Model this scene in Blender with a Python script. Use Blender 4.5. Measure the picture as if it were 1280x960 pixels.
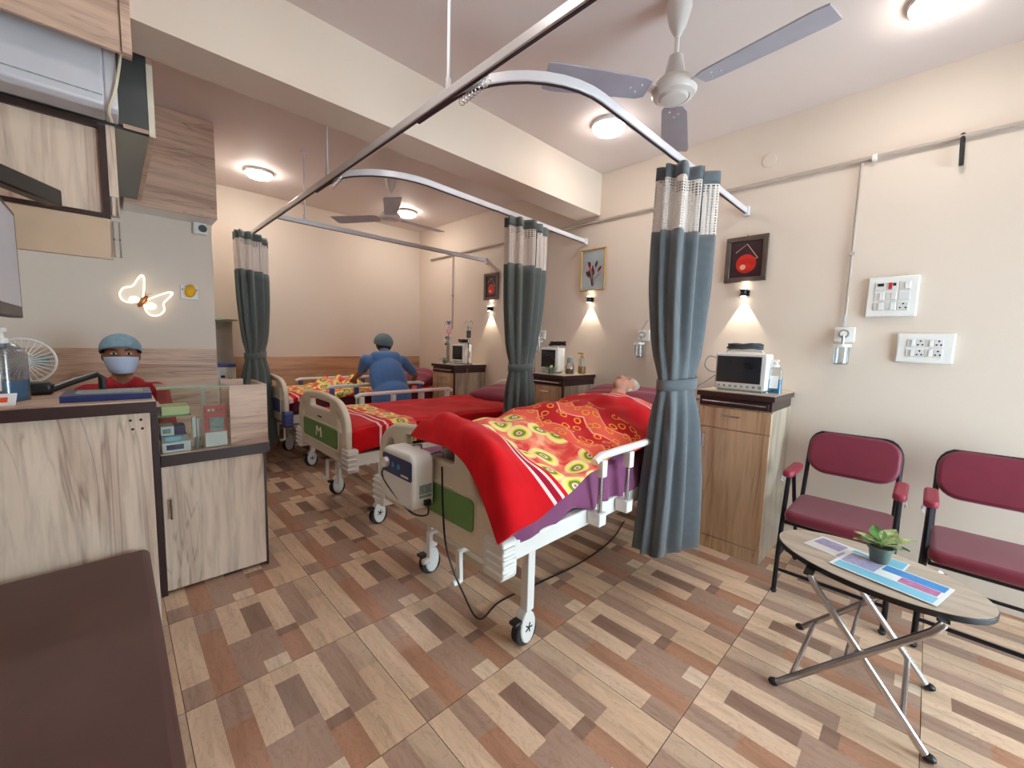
import bpy, bmesh, math, random
import numpy as np
from mathutils import Vector, Matrix, Euler
R=math.radians; PI=math.pi
random.seed(7)
for o in list(bpy.data.objects): bpy.data.objects.remove(o)
scene=bpy.context.scene; col=scene.collection
# ------------------------------------------------------------------ camera, world, exposure
F=509.8; YAW,PITCH,ROLL=R(44.43),R(5.74),R(1.68); CAM=np.array([0,0,1.32])
_f=np.array([math.sin(YAW)*math.cos(PITCH),math.cos(YAW)*math.cos(PITCH),-math.sin(PITCH)])
_r=np.array([math.cos(YAW),-math.sin(YAW),0.]); _u=np.cross(_r,_f)
_r2=math.cos(ROLL)*_r+math.sin(ROLL)*_u; _u2=-math.sin(ROLL)*_r+math.cos(ROLL)*_u
cd=bpy.data.cameras.new('camera'); cam=bpy.data.objects.new('camera',cd); col.objects.link(cam)
cd.sensor_width=36; cd.sensor_fit='HORIZONTAL'; cd.lens=F/1280*36; cd.clip_start=.02
M=Matrix.Identity(4)
for i in range(3):
    M[i][0]=_r2[i]; M[i][1]=_u2[i]; M[i][2]=-_f[i]; M[i][3]=CAM[i]
cam.matrix_world=M; scene.camera=cam
def px(x,y,X=None,Y=None,Z=None):
    d=_f+_r2*((x-640)/F)-_u2*((y-480)/F)
    k,val=(0,X) if X is not None else (1,Y) if Y is not None else (2,Z)
    return CAM+d*((val-CAM[k])/d[k])
scene.view_settings.view_transform='Standard'; scene.view_settings.look='None'
scene.view_settings.exposure=0.62; scene.view_settings.gamma=1.0; scene.view_settings.use_curve_mapping=False
world=bpy.data.worlds.new('sky'); scene.world=world; world.use_nodes=True
bg=world.node_tree.nodes['Background']; bg.inputs[0].default_value=(.74,.86,1,1); bg.inputs[1].default_value=10.0
LAMP=29.0
# ------------------------------------------------------------------ helpers: materials
def lin(v): v/=255.; return v/12.92 if v<=.04045 else ((v+.055)/1.055)**2.4
def C(r,g,b,a=1): return (lin(r),lin(g),lin(b),a)
class G:
    def __init__(s,name):
        s.m=bpy.data.materials.new(name); s.m.use_nodes=True; s.t=s.m.node_tree
        s.b=s.t.nodes['Principled BSDF']; s.out=s.t.nodes['Material Output']
    def n(s,t,**k):
        x=s.t.nodes.new(t)
        for a,b in k.items(): setattr(x,a,b)
        return x
    def l(s,a,b): s.t.links.new(a,b)
    def put(s,sock,v):
        if hasattr(v,'is_output'): s.l(v,sock)
        else: sock.default_value=v
    def math(s,op,a,b=0.,c=0.):
        x=s.n('ShaderNodeMath',operation=op); s.put(x.inputs[0],a); s.put(x.inputs[1],b); s.put(x.inputs[2],c); return x.outputs[0]
    def mix(s,f,a,b,mode='MIX'):
        x=s.n('ShaderNodeMix',data_type='RGBA',blend_type=mode); s.put(x.inputs[0],f); s.put(x.inputs[6],a); s.put(x.inputs[7],b); return x.outputs[2]
    def ramp(s,f,stops,interp='LINEAR'):
        x=s.n('ShaderNodeValToRGB'); s.l(f,x.inputs[0]); e=x.color_ramp; e.interpolation=interp
        while len(e.elements)<len(stops): e.elements.new(.5)
        for el,(p,c) in zip(e.elements,stops): el.position=p; el.color=c
        return x.outputs[0]
    def coord(s,kind='Object',scale=(1,1,1),loc=(0,0,0)):
        tc=s.n('ShaderNodeTexCoord'); mp=s.n('ShaderNodeMapping'); s.l(tc.outputs[kind],mp.inputs[0])
        mp.inputs['Scale'].default_value=scale; mp.inputs['Location'].default_value=loc; return mp.outputs[0]
    def noise(s,vec,scale,detail=3,dist=0,rough=.5):
        x=s.n('ShaderNodeTexNoise'); s.l(vec,x.inputs['Vector']); x.inputs['Scale'].default_value=scale
        x.inputs['Detail'].default_value=detail; x.inputs['Distortion'].default_value=dist; x.inputs['Roughness'].default_value=rough; return x.outputs['Fac']
    def bump(s,h,strength,dist=.01):
        x=s.n('ShaderNodeBump'); s.l(h,x.inputs['Height']); x.inputs['Strength'].default_value=strength; x.inputs['Distance'].default_value=dist
        s.l(x.outputs[0],s.b.inputs['Normal'])
    def between(s,v,a,b): return s.math('MULTIPLY',s.math('GREATER_THAN',v,a),s.math('LESS_THAN',v,b))
def pm(name,c,rough=.5,metal=0.,var=.06,vs=8,bump=0.,bs=120,emit=None,es=0,spec=.5,sheen=0,trans=0,coat=0):
    g=G(name); v=g.coord(); nz=g.noise(v,vs,4)
    d=tuple(x*(1-var*2) for x in c[:3])+(1,); h=tuple(min(1,x*(1+var*1.2)) for x in c[:3])+(1,)
    g.l(g.ramp(nz,[(.25,d),(.75,h)]),g.b.inputs['Base Color'])
    g.b.inputs['Roughness'].default_value=rough; g.b.inputs['Metallic'].default_value=metal; g.b.inputs['Specular IOR Level'].default_value=spec
    if sheen: g.b.inputs['Sheen Weight'].default_value=sheen
    if coat: g.b.inputs['Coat Weight'].default_value=coat
    if trans: g.b.inputs['Transmission Weight'].default_value=trans
    if emit: g.b.inputs['Emission Color'].default_value=emit; g.b.inputs['Emission Strength'].default_value=es
    if bump: g.bump(g.noise(v,bs,2),bump,.004)
    return g.m
def wood(name,light,midc,dark,axis=2,scale=1.0,rough=.42,vein=.55):
    g=G(name); sc=[9*scale]*3; sc[axis]=.75*scale
    v=g.coord('Object',tuple(sc))
    n1=g.noise(v,1.0,5,.9,.55); n2=g.noise(v,4.0,4,.4,.6); n3=g.noise(v,.55,3,1.6,.5)
    base=g.ramp(n1,[(.30,midc),(.50,light),(.72,tuple(min(1,x*1.12) for x in light[:3])+(1,))])
    streak=g.ramp(n2,[(.32,(.62,.58,.55,1)),(.55,(1,1,1,1))])
    c=g.mix(.55,base,streak,'MULTIPLY')
    band=g.math('ABSOLUTE',g.math('SUBTRACT',g.math('FRACT',g.math('MULTIPLY',n3,9.0)),.5))
    vm=g.math('MULTIPLY',g.ramp(band,[(.0,(1,1,1,1)),(.12,(0,0,0,1))]),g.ramp(n1,[(.42,(1,1,1,1)),(.58,(0,0,0,1))]))
    c=g.mix(g.math('MULTIPLY',vm,vein),c,dark)
    g.l(c,g.b.inputs['Base Color']); g.b.inputs['Roughness'].default_value=rough
    g.bump(n2,.05,.002); return g.m
def glassy(name,tint,amount=.12,rough=.03):
    g=G(name); tr=g.n('ShaderNodeBsdfTransparent'); tr.inputs[0].default_value=tint
    gl=g.n('ShaderNodeBsdfGlossy'); gl.inputs['Roughness'].default_value=rough; gl.inputs[0].default_value=(1,1,1,1)
    fr=g.n('ShaderNodeFresnel'); fr.inputs[0].default_value=1.45
    mx=g.n('ShaderNodeMixShader'); g.l(g.math('ADD',g.math('MULTIPLY',fr.outputs[0],.8),amount*.3),mx.inputs[0])
    g.l(tr.outputs[0],mx.inputs[1]); g.l(gl.outputs[0],mx.inputs[2]); g.l(mx.outputs[0],g.out.inputs[0]); return g.m
# ------------------------------------------------------------------ helpers: mesh builder
class MB:
    def __init__(s): s.v=[];s.f=[];s.mi=[];s.uv={}
    def add(s,vs,fs,mi=0,uvs=None):
        o=len(s.v); s.v+=[tuple(map(float,p)) for p in vs]
        for f in fs: s.f.append(tuple(i+o for i in f)); s.mi.append(mi)
        if uvs:
            for i,u in enumerate(uvs): s.uv[o+i]=u
        return s
    def bx(s,x0,x1,y0,y1,z0,z1,mi=0):
        return s.add([(x0,y0,z0),(x1,y0,z0),(x1,y1,z0),(x0,y1,z0),(x0,y0,z1),(x1,y0,z1),(x1,y1,z1),(x0,y1,z1)],
            [(3,2,1,0),(4,5,6,7),(0,1,5,4),(1,2,6,5),(2,3,7,6),(3,0,4,7)],mi)
    def box(s,c,d,mi=0,rot=None):
        m=Euler(rot).to_matrix() if rot else Matrix.Identity(3); vs=[]
        for z in(-1,1):
            for a,b in((-1,-1),(1,-1),(1,1),(-1,1)): vs.append(Vector(c)+m@Vector((a*d[0]/2,b*d[1]/2,z*d[2]/2)))
        return s.add(vs,[(3,2,1,0),(4,5,6,7),(0,1,5,4),(1,2,6,5),(2,3,7,6),(3,0,4,7)],mi)
    def beam(s,p0,p1,w,h,mi=0,up=(0,0,1)):
        p0,p1=Vector(p0),Vector(p1); d=(p1-p0).normalized(); sd=d.cross(Vector(up)).normalized(); u=sd.cross(d); vs=[]
        for p in(p0,p1):
            for a,b in((-1,-1),(1,-1),(1,1),(-1,1)): vs.append(p+sd*a*w/2+u*b*h/2)
        return s.add(vs,[(3,2,1,0),(4,5,6,7),(0,1,5,4),(1,2,6,5),(2,3,7,6),(3,0,4,7)],mi)
    def tube(s,pts,r,n=8,mi=0,closed=False,sq=None):
        P=[Vector(p) for p in pts]; k=len(P); rs=r if isinstance(r,(list,tuple)) else [r]*k
        T=[]
        for i in range(k):
            a=P[(i-1)%k] if closed or i>0 else P[i]; b=P[(i+1)%k] if closed or i<k-1 else P[i]
            T.append((b-a).normalized())
        up=Vector((0,0,1)) if abs(T[0].z)<.9 else Vector((1,0,0)); nrm=(up-T[0]*up.dot(T[0])).normalized(); vs=[]
        for i in range(k):
            nrm=(nrm-T[i]*nrm.dot(T[i])).normalized(); bn=T[i].cross(nrm)
            for j in range(n):
                if sq: a,b=((1,1),(-1,1),(-1,-1),(1,-1))[j]; vs.append(P[i]+nrm*a*sq[1]/2+bn*b*sq[0]/2)
                else:
                    a=2*PI*j/n; vs.append(P[i]+(nrm*math.cos(a)+bn*math.sin(a))*rs[i])
        fs=[]
        for i in range(k if closed else k-1):
            for j in range(n): fs.append((i*n+j,i*n+(j+1)%n,((i+1)%k)*n+(j+1)%n,((i+1)%k)*n+j))
        if not closed: fs+=[tuple(range(n))[::-1],tuple((k-1)*n+j for j in range(n))]
        return s.add(vs,fs,mi)
    def cyl(s,p0,p1,r0,r1=None,n=14,mi=0): return s.tube([p0,p1],[r0,r0 if r1 is None else r1],n,mi)
    def lathe(s,prof,n=24,c=(0,0,0),mi=0,m=None):
        vs=[];fs=[]
        for r,z in prof:
            for j in range(n):
                a=2*PI*j/n; p=Vector((r*math.cos(a),r*math.sin(a),z))
                if m: p=m@p
                vs.append(p+Vector(c))
        for i in range(len(prof)-1):
            for j in range(n): fs.append((i*n+j,i*n+(j+1)%n,(i+1)*n+(j+1)%n,(i+1)*n+j))
        fs+=[tuple(range(n))[::-1],tuple((len(prof)-1)*n+j for j in range(n))]
        return s.add(vs,fs,mi)
    def ell(s,c,r,nu=16,nv=10,mi=0,rot=None):
        m=Euler(rot).to_matrix() if rot else Matrix.Identity(3); vs=[];fs=[]
        for i in range(1,nv):
            t=PI*i/nv
            for j in range(nu):
                a=2*PI*j/nu; vs.append(Vector(c)+m@Vector((r[0]*math.sin(t)*math.cos(a),r[1]*math.sin(t)*math.sin(a),r[2]*math.cos(t))))
        k=len(vs); vs+=[Vector(c)+m@Vector((0,0,r[2])),Vector(c)-m@Vector((0,0,r[2]))]
        for i in range(nv-2):
            for j in range(nu): fs.append((i*nu+j,(i+1)*nu+j,(i+1)*nu+(j+1)%nu,i*nu+(j+1)%nu))
        for j in range(nu): fs.append((k,j,(j+1)%nu)); fs.append((k+1,(nv-2)*nu+(j+1)%nu,(nv-2)*nu+j))
        return s.add(vs,fs,mi)
    def prism(s,poly,axis,a,b,mi=0):
        def P(p,t): return {'x':(t,p[0],p[1]),'y':(p[0],t,p[1]),'z':(p[0],p[1],t)}[axis]
        n=len(poly); return s.add([P(p,a) for p in poly]+[P(p,b) for p in poly],[tuple(range(n))[::-1],tuple(range(n,2*n))]+[(i,(i+1)%n,n+(i+1)%n,n+i) for i in range(n)],mi)
    def grid(s,fn,nu,nv,mi=0,uvf=None,thick=0):
        vs=[fn(i/nu,j/nv) for j in range(nv+1) for i in range(nu+1)]
        uv=[uvf(i/nu,j/nv) for j in range(nv+1) for i in range(nu+1)] if uvf else None
        w=nu+1; return s.add(vs,[(j*w+i,j*w+i+1,(j+1)*w+i+1,(j+1)*w+i) for j in range(nv) for i in range(nu)],mi,uv)
    def build(s,name,mats,parent=None,bevel=0,seg=2,ang=35,fix=True,loc=None,rotz=0,solid=0,subs=0):
        me=bpy.data.meshes.new(name); me.from_pydata(s.v,[],s.f)
        for m in (mats if isinstance(mats,(list,tuple)) else [mats]): me.materials.append(m)
        for p,mi in zip(me.polygons,s.mi): p.material_index=mi; p.use_smooth=True
        if s.uv:
            ul=me.uv_layers.new(name='UVMap')
            for L in me.loops: ul.data[L.index].uv=s.uv.get(L.vertex_index,(0,0))
        if fix:
            bm=bmesh.new(); bm.from_mesh(me); bmesh.ops.recalc_face_normals(bm,faces=bm.faces); bm.to_mesh(me); bm.free()
        me.set_sharp_from_angle(angle=R(ang)); o=bpy.data.objects.new(name,me); col.objects.link(o)
        if parent: o.parent=parent
        if loc is not None: o.location=loc
        o.rotation_euler.z=rotz
        if solid: md=o.modifiers.new('s','SOLIDIFY'); md.thickness=solid; md.offset=0
        if subs: md=o.modifiers.new('u','SUBSURF'); md.levels=subs; md.render_levels=subs
        if bevel: md=o.modifiers.new('b','BEVEL'); md.width=bevel; md.segments=seg; md.limit_method='ANGLE'; md.angle_limit=R(40)
        return o
def tag(o,label=None,cat=None,group=None,kind=None):
    if label: o['label']=label
    if cat: o['category']=cat
    if group: o['group']=group
    if kind: o['kind']=kind
    return o
def thing(name,label,cat,loc=(0,0,0),rotz=0,group=None):
    o=bpy.data.objects.new(name,None); col.objects.link(o); o.location=loc; o.rotation_euler.z=rotz; o.empty_display_size=.1
    return tag(o,label,cat,group)
def curve2d(name,splines,extrude,bevel,mat,parent,matrix,res=2):
    cu=bpy.data.curves.new(name,'CURVE'); cu.dimensions='2D'; cu.fill_mode='BOTH'; cu.extrude=extrude; cu.bevel_depth=bevel; cu.bevel_resolution=res
    for pts in splines:
        sp=cu.splines.new('POLY'); sp.points.add(len(pts)-1)
        for p,q in zip(sp.points,pts): p.co=(q[0],q[1],0,1)
        sp.use_cyclic_u=True
    t=bpy.data.objects.new('tmp',cu); col.objects.link(t)
    me=bpy.data.meshes.new_from_object(t); bpy.data.objects.remove(t); me.transform(matrix); me.name=name
    me.materials.clear(); me.materials.append(mat)
    for p in me.polygons: p.use_smooth=True
    me.set_sharp_from_angle(angle=R(40))
    o=bpy.data.objects.new(name,me); col.objects.link(o); o.parent=parent; return o
def rrect(x0,x1,y0,y1,r,n=5):
    out=[]
    for cx,cy,a in((x1-r,y1-r,0),(x0+r,y1-r,90),(x0+r,y0+r,180),(x1-r,y0+r,270)):
        for k in range(n+1): t=R(a+90*k/n); out.append((cx+r*math.cos(t),cy+r*math.sin(t)))
    return out
def cat_rom(P,n):
    P=[np.array(p,float) for p in P]; P=[2*P[0]-P[1]]+P+[2*P[-1]-P[-2]]; out=[]
    for i in range(1,len(P)-2):
        for k in range(n):
            t=k/n; a,b,c,d=P[i-1:i+3]; out.append(.5*((2*b)+(c-a)*t+(2*a-5*b+4*c-d)*t*t+(-a+3*b-3*c+d)*t**3))
    out.append(P[-2]); return out
def copy_tree(o,parent=None):
    c=o.copy(); col.objects.link(c); c.parent=parent
    for ch in o.children: copy_tree(ch,c)
    return c
YZ=Matrix(((0,0,1,0),(1,0,0,0),(0,1,0,0),(0,0,0,1)))   # 2D (a,b) -> (x=extrude, y=a, z=b)
XZ=Matrix(((1,0,0,0),(0,0,-1,0),(0,1,0,0),(0,0,0,1)))  # 2D (a,b) -> (x=a, z=b)
# ------------------------------------------------------------------ materials
def plaster(name,c,var=.035):
    g=G(name); v=g.coord(); n=g.noise(v,1.1,4); n2=g.noise(v,260,2)
    d=tuple(x*(1-var) for x in c[:3])+(1,); g.l(g.ramp(n,[(.3,d),(.7,c)]),g.b.inputs['Base Color'])
    g.b.inputs['Roughness'].default_value=.6; g.b.inputs['Specular IOR Level'].default_value=.25; g.bump(n2,.05,.002); return g.m
M_wall=plaster('cream_plaster',C(226,211,196)); M_ceil=plaster('ceiling_paint',C(226,214,210)); M_rwall=plaster('reception_plaster',C(230,218,206))
LW=C(226,204,184); LM=C(192,164,144); LD=C(120,86,70)
M_woodZ=wood('laminate_vertical',LW,LM,LD,2); M_woodX=wood('laminate_horizontal',C(216,186,164),C(180,144,124),C(120,84,70),0)
M_woodY=wood('laminate_table',C(200,184,166),C(180,160,140),C(150,128,110),1,1.2,.35,.3)
M_cabZ=wood('cabinet_door_laminate',C(206,170,134),C(170,130,96),C(112,74,50),2); M_cabside=wood('cabinet_side_laminate',C(186,172,154),C(150,134,116),C(100,84,70),2,1.6)
M_panel=wood('dado_panel_laminate',C(200,158,124),C(168,124,94),C(120,80,58),0,.8,.4,.4)
M_brown=pm('dark_brown_edge',C(58,38,36),.35,var=.04); M_white=pm('white_enamel',C(236,236,232),.3,var=.02); M_cream=pm('cream_plastic',C(228,218,196),.35,var=.02)
M_green=pm('green_panel',C(104,150,84),.4,var=.03); M_blue=pm('blue_plastic',C(78,92,160),.4,var=.03); M_navy=pm('navy_decal',C(26,42,96),.35,var=.03)
M_steel=pm('brushed_steel',C(178,178,180),.25,1.,var=.05); M_chrome=pm('chrome',C(214,214,216),.26,1.,var=.02); M_black=pm('black_plastic',C(24,24,26),.4,var=.05)
M_blackm=pm('black_metal_tube',C(26,24,32),.35,.3,var=.05); M_rubber=pm('grey_rubber',C(40,42,46),.7,var=.05); M_dgrey=pm('dark_grey_laminate',C(72,76,76),.3,var=.06)
M_maroon=pm('maroon_rexine',C(122,28,52),.5,var=.06,bump=.08,bs=300,sheen=.2); M_bench=pm('brown_leatherette',C(94,64,60),.55,var=.05,bump=.15,bs=420)
M_curt=pm('grey_curtain_cloth',C(96,104,110),.8,var=.05,vs=30,bump=.1,bs=500,sheen=.3); M_curtd=pm('grey_green_curtain',C(88,98,96),.8,var=.05,vs=30,bump=.1,bs=500,sheen=.3)
M_red=pm('red_sheet',C(206,10,34),.75,var=.06,vs=5,bump=.12,bs=14,sheen=.2); M_purple=pm('plum_sheet',C(134,66,112),.75,var=.08,vs=6,bump=.2,bs=12,sheen=.2)
M_pillow=pm('maroon_pillow',C(136,44,68),.7,var=.05,bump=.15,bs=14,sheen=.2); M_dred=pm('dark_red_mattress',C(96,10,28),.7)
M_skin=pm('brown_skin',C(146,96,72),.55,var=.05,vs=20); M_skin2=pm('old_skin',C(196,140,116),.55,var=.07,vs=26); M_hair=pm('black_hair',C(22,18,18),.5); M_whair=pm('white_hair',C(196,192,190),.7,var=.12,vs=60,bump=.5,bs=160)
M_scrub=pm('blue_tunic',C(84,128,190),.8,var=.06,vs=6,bump=.2,bs=16,sheen=.2); M_trous=pm('navy_trousers',C(24,46,108),.8,var=.06); M_rshirt=pm('red_kurta',C(168,24,36),.8,var=.08)
M_cap=pm('surgical_cap',C(134,164,182),.85,var=.08,vs=50,bump=.5,bs=120); M_cap2=pm('green_grey_cap',C(112,134,138),.85,var=.1,vs=40,bump=.5,bs=110); M_mask=pm('mask_blue',C(186,204,232),.8,var=.03)
M_eye=pm('eye_white',C(225,220,215),.3,var=.01); M_iris=pm('iris',C(30,20,18),.2); M_brow=M_hair
M_glass=glassy('clear_glass',(.93,.97,.95,1)); M_plast=glassy('clear_plastic',(.86,.9,.92,1),.25,.1); M_gedge=pm('green_glass_edge',C(120,170,130),.2,var=.05)
M_milk=glassy('milky_plastic',(.62,.66,.70,1),.6,.25); M_blueliq=pm('blue_gel',C(24,150,200),.15,var=.02); M_yel=pm('yellow_plastic',C(240,180,20),.35,var=.04); M_gold=pm('gold_frame',C(198,158,90),.3,.6,var=.06)
M_frame=pm('antique_frame',C(104,92,84),.35,.5,var=.1); M_copper=pm('copper_body',C(176,122,76),.3,.8); M_conduit=pm('painted_conduit',C(186,172,162),.45,var=.04)
M_leaf=pm('leaf_green',C(86,140,58),.45,var=.3,vs=30); M_leaf2=pm('leaf_variegated',C(186,208,140),.45,var=.35,vs=40); M_screen=pm('dark_screen',C(40,42,48),.12,var=.1,coat=.5); M_orange=pm('orange_tag',C(240,84,40),.5)
M_wht=pm('white_paper',C(240,240,240),.6,var=.01); M_sky=pm('print_blue',C(60,150,226),.4,var=.1,vs=20); M_cyan=pm('print_cyan',C(130,205,232),.4,var=.06); M_pink=pm('print_pink',C(196,120,170),.5,var=.2,vs=40); M_lil=pm('print_lilac',C(176,170,206),.5,var=.15,vs=60)
M_ac=pm('ac_white',C(214,214,222),.35,var=.03); M_pot=pm('grey_pot',C(98,112,100),.5,var=.1); M_blood=pm('blood_bag',C(60,18,20),.2); M_pinkp=pm('pink_plastic',C(236,150,160),.4)
M_amber=pm('amber_gel',C(200,150,80),.2); M_qr=pm('standee_red',C(200,52,56),.4,var=.08); M_greyp=pm('grey_print',C(150,165,165),.5,var=.2,vs=60)
def emis(name,c,s): return pm(name,C(255,255,255),.5,emit=c,es=s,var=0)
M_lamp=emis('led_diffuser',(1,.94,.88,1),LAMP); M_lamp2=emis('led_diffuser_warm',(1,.92,.83,1),LAMP*1.5); M_wing=emis('butterfly_wing_glow',(1,.84,.58,1),2.4); M_wingin=pm('butterfly_acrylic',C(232,222,206),.3,emit=(1,.88,.68,1),es=.16,var=0); M_glow=emis('lamp_lens',(1,.9,.75,1),18)
def netmat():
    g=G('curtain_net'); v=g.coord('UV',(1,1,1)); sx=g.n('ShaderNodeSeparateXYZ'); g.l(v,sx.inputs[0])
    a=g.math('LESS_THAN',g.math('FRACT',g.math('MULTIPLY',sx.outputs[0],80.)),.42); b=g.math('LESS_THAN',g.math('FRACT',g.math('MULTIPLY',sx.outputs[1],70.)),.45)
    g.l(g.math('MAXIMUM',a,b),g.b.inputs['Alpha']); g.b.inputs['Base Color'].default_value=C(226,216,208); g.b.inputs['Roughness'].default_value=.8; return g.m
M_net=netmat()
def blanketmat(name,zones,scale=1.0,flip=False):
    """zones: list of (v0,v1,kind) in metres along the blanket; kinds: floral, zigzag, coral, stripe"""
    g=G(name); v=g.coord('UV'); sx=g.n('ShaderNodeSeparateXYZ'); g.l(v,sx.inputs[0]); U,V=sx.outputs[0],sx.outputs[1]
    nz=g.noise(v,7,3); red=g.ramp(nz,[(.3,C(196,0,20)),(.7,C(226,14,26))])
    vo=g.n('ShaderNodeTexVoronoi',voronoi_dimensions='2D'); mp=g.n('ShaderNodeMapping'); g.l(v,mp.inputs[0]); mp.inputs['Scale'].default_value=(6.2*scale,6.2*scale,1); g.l(mp.outputs[0],vo.inputs['Vector']); vo.inputs['Randomness'].default_value=.62; vo.inputs['Scale'].default_value=1.
    d=g.math('ADD',vo.outputs['Distance'],g.math('MULTIPLY',g.math('SUBTRACT',nz,.5),.12))
    coral=g.ramp(g.noise(v,9,3,1.),[(.35,C(232,60,60)),(.5,C(246,128,96)),(.66,C(252,176,140))])
    flo=g.ramp(d,[(.03,C(216,70,24)),(.09,C(255,244,220)),(.13,C(112,142,48)),(.20,C(122,150,54)),(.25,C(250,222,80)),(.34,C(253,240,150)),(.43,C(253,206,160))])
    floral=g.mix(g.math('LESS_THAN',d,.44),coral,flo)
    zz=g.math('ABSOLUTE',g.math('SUBTRACT',g.math('FRACT',g.math('MULTIPLY',U,4.2)),.5))
    t=g.math('FRACT',g.math('ADD',g.math('MULTIPLY',V,3.4),g.math('MULTIPLY',zz,.55)))
    zc=g.ramp(t,[(0,C(206,8,26)),(.42,C(250,170,150)),(.46,C(240,92,70)),(.86,C(250,150,120)),(.9,C(206,8,26))],'CONSTANT')
    vo2=g.n('ShaderNodeTexVoronoi',voronoi_dimensions='2D'); mp2=g.n('ShaderNodeMapping'); g.l(v,mp2.inputs[0]); mp2.inputs['Scale'].default_value=(13*scale,13*scale,1); g.l(mp2.outputs[0],vo2.inputs['Vector']); vo2.inputs['Scale'].default_value=1.
    d2=g.math('ADD',vo2.outputs['Distance'],g.math('MULTIPLY',g.math('SUBTRACT',g.noise(v,18,2),.5),.25))
    zig=g.mix(g.between(d2,.20,.31),zc,C(246,158,44)); 
    c=red
    for v0,v1,k in zones:
        c=g.mix(g.between(V,v0,v1),c,{'floral':floral,'zigzag':zig,'coral':coral,'stripe':C(250,214,214),'maroon':C(170,4,40)}[k])
    g.l(c,g.b.inputs['Base Color']); g.b.inputs['Roughness'].default_value=.85; g.b.inputs['Sheen Weight'].default_value=.1; g.b.inputs['Specular IOR Level'].default_value=.2
    g.bump(g.noise(v,160,2),.12,.004); return g.m
STR=[(.235,.252,'stripe'),(.285,.302,'stripe')]
M_blk1=blanketmat('floral_blanket_near',[(.252,.285,'maroon'),*STR,(.325,.70,'floral'),(.70,1.24,'zigzag'),(1.62,1.636,'stripe'),(1.665,1.681,'stripe'),(1.70,1.80,'coral'),(1.80,2.4,'floral')])
M_blk2=blanketmat('floral_blanket_middle',[*STR,(.34,.52,'floral')],1.2)
M_blk3=blanketmat('floral_blanket_far',[(.07,.085,'stripe'),(.11,.125,'stripe'),(.16,2.,'floral')],1.1)
# ------------------------------------------------------------------ room shell
W=3.25; H=2.862; YB=5.3; YF=-1.9; XL=-1.7; YR=4.1; XR=.61; T=.12
def struct(name,mb,m,label,parent=None,bevel=0,**k):
    o=mb.build(name,m,parent,bevel,**k); tag(o,label,None,None,'structure'); return o
def tilemat():
    g=G('printed_wood_tile'); at=g.n('ShaderNodeAttribute',attribute_name='Col'); v=g.coord('Object',(22,2.2,1)); v2=g.coord('Object',(6,1.6,1))
    n=g.noise(v,1.,6,.8,.6); n2=g.noise(v2,2.,3,2.6,.5)
    ring=g.math('ABSOLUTE',g.math('SUBTRACT',g.math('FRACT',g.math('MULTIPLY',n2,7.)),.5))
    gr=g.ramp(n,[(.3,(.76,.73,.70,1)),(.55,(1,1,1,1)),(.75,(1.08,1.06,1.04,1))]); lines=g.ramp(ring,[(0,(.82,.78,.74,1)),(.16,(1,1,1,1))])
    g.l(g.mix(.8,g.mix(.85,at.outputs['Color'],gr,'MULTIPLY'),lines,'MULTIPLY'),g.b.inputs['Base Color'])
    g.b.inputs['Roughness'].default_value=.32; g.b.inputs['Specular IOR Level'].default_value=.45; g.bump(n,.03,.002); return g.m
M_tile=tilemat(); M_grout=pm('dark_grout',C(96,78,66),.8)
TS=.6; tl=C(243,210,180); tan=C(234,200,168); gb=C(190,156,136); db=C(160,126,108); rb=C(196,146,118); lg=C(218,188,162); sm=C(246,220,194)
STRIPS=[[(0,.80,tl),(.80,1,gb)],[(0,.28,gb),(.28,1,rb)],[(0,.54,tl),(.54,1,gb)],[(0,.135,tan),(.135,.52,db),(.52,.87,gb),(.87,1,sm)],[(0,.595,tl),(.595,.68,db),(.68,1,rb)],[(0,.66,gb),(.66,1,tan)],[(0,.38,lg),(.38,1,tan)]]
def tile_mesh(x0,x1,y0,y1):
    g=.0012; vs=[];fs=[];cs=[]; x0,x1,y0,y1=x0+g,x1-g,y0+g,y1-g
    def q(a,b,c,d,z,colr):
        k=len(vs); vs.extend([(a,c,z),(b,c,z),(b,d,z),(a,d,z)]); fs.append((k,k+1,k+2,k+3)); cs.append(colr)
    for i,st in enumerate(STRIPS):
        a,b=max(x0,i*TS/7),min(x1,(i+1)*TS/7)
        if b-a<1e-4: continue
        for v0,v1,cc in st:
            d,c=min(y1,TS*(1-v0)),max(y0,TS*(1-v1))
            if d-c>1e-4: q(a,b,c,d,0,cc)
    k=len(vs); vs.extend([(x0,y0,0),(x1,y0,0),(x1,y1,0),(x0,y1,0),(x0,y0,-.008),(x1,y0,-.008),(x1,y1,-.008),(x0,y1,-.008)])
    for f in((0,4,5,1),(1,5,6,2),(2,6,7,3),(3,7,4,0)): fs.append(tuple(k+i for i in f)); cs.append(C(120,100,86))
    me=bpy.data.meshes.new('tile'); me.from_pydata(vs,[],fs); me.materials.append(M_tile)
    ca=me.color_attributes.new('Col','FLOAT_COLOR','CORNER')
    for p,cc in zip(me.polygons,cs):
        for li in p.loop_indices: ca.data[li].color=cc
    return me
floor=struct('floor',MB().bx(XL-T,W+T,YF-T,YB+T,-.12,-.0035),M_grout,'wood-print tiled floor')
cache={}
for ix in range(-4,6):
    for iy in range(-5,9):
        ox,oy=.12+TS*ix,.505+TS*iy; x0,x1=max(0,XL-ox),min(TS,W-ox); y0,y1=max(0,YF-oy),min(TS,YB-oy)
        if x1-x0<.01 or y1-y0<.01: continue
        if ox+TS<XR and oy>YR: continue
        key=tuple(round(t,3) for t in(x0,x1,y0,y1))
        if key not in cache: cache[key]=tile_mesh(*key)
        o=bpy.data.objects.new('tile',cache[key]); col.objects.link(o); o.location=(ox,oy,0); o.parent=floor
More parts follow.
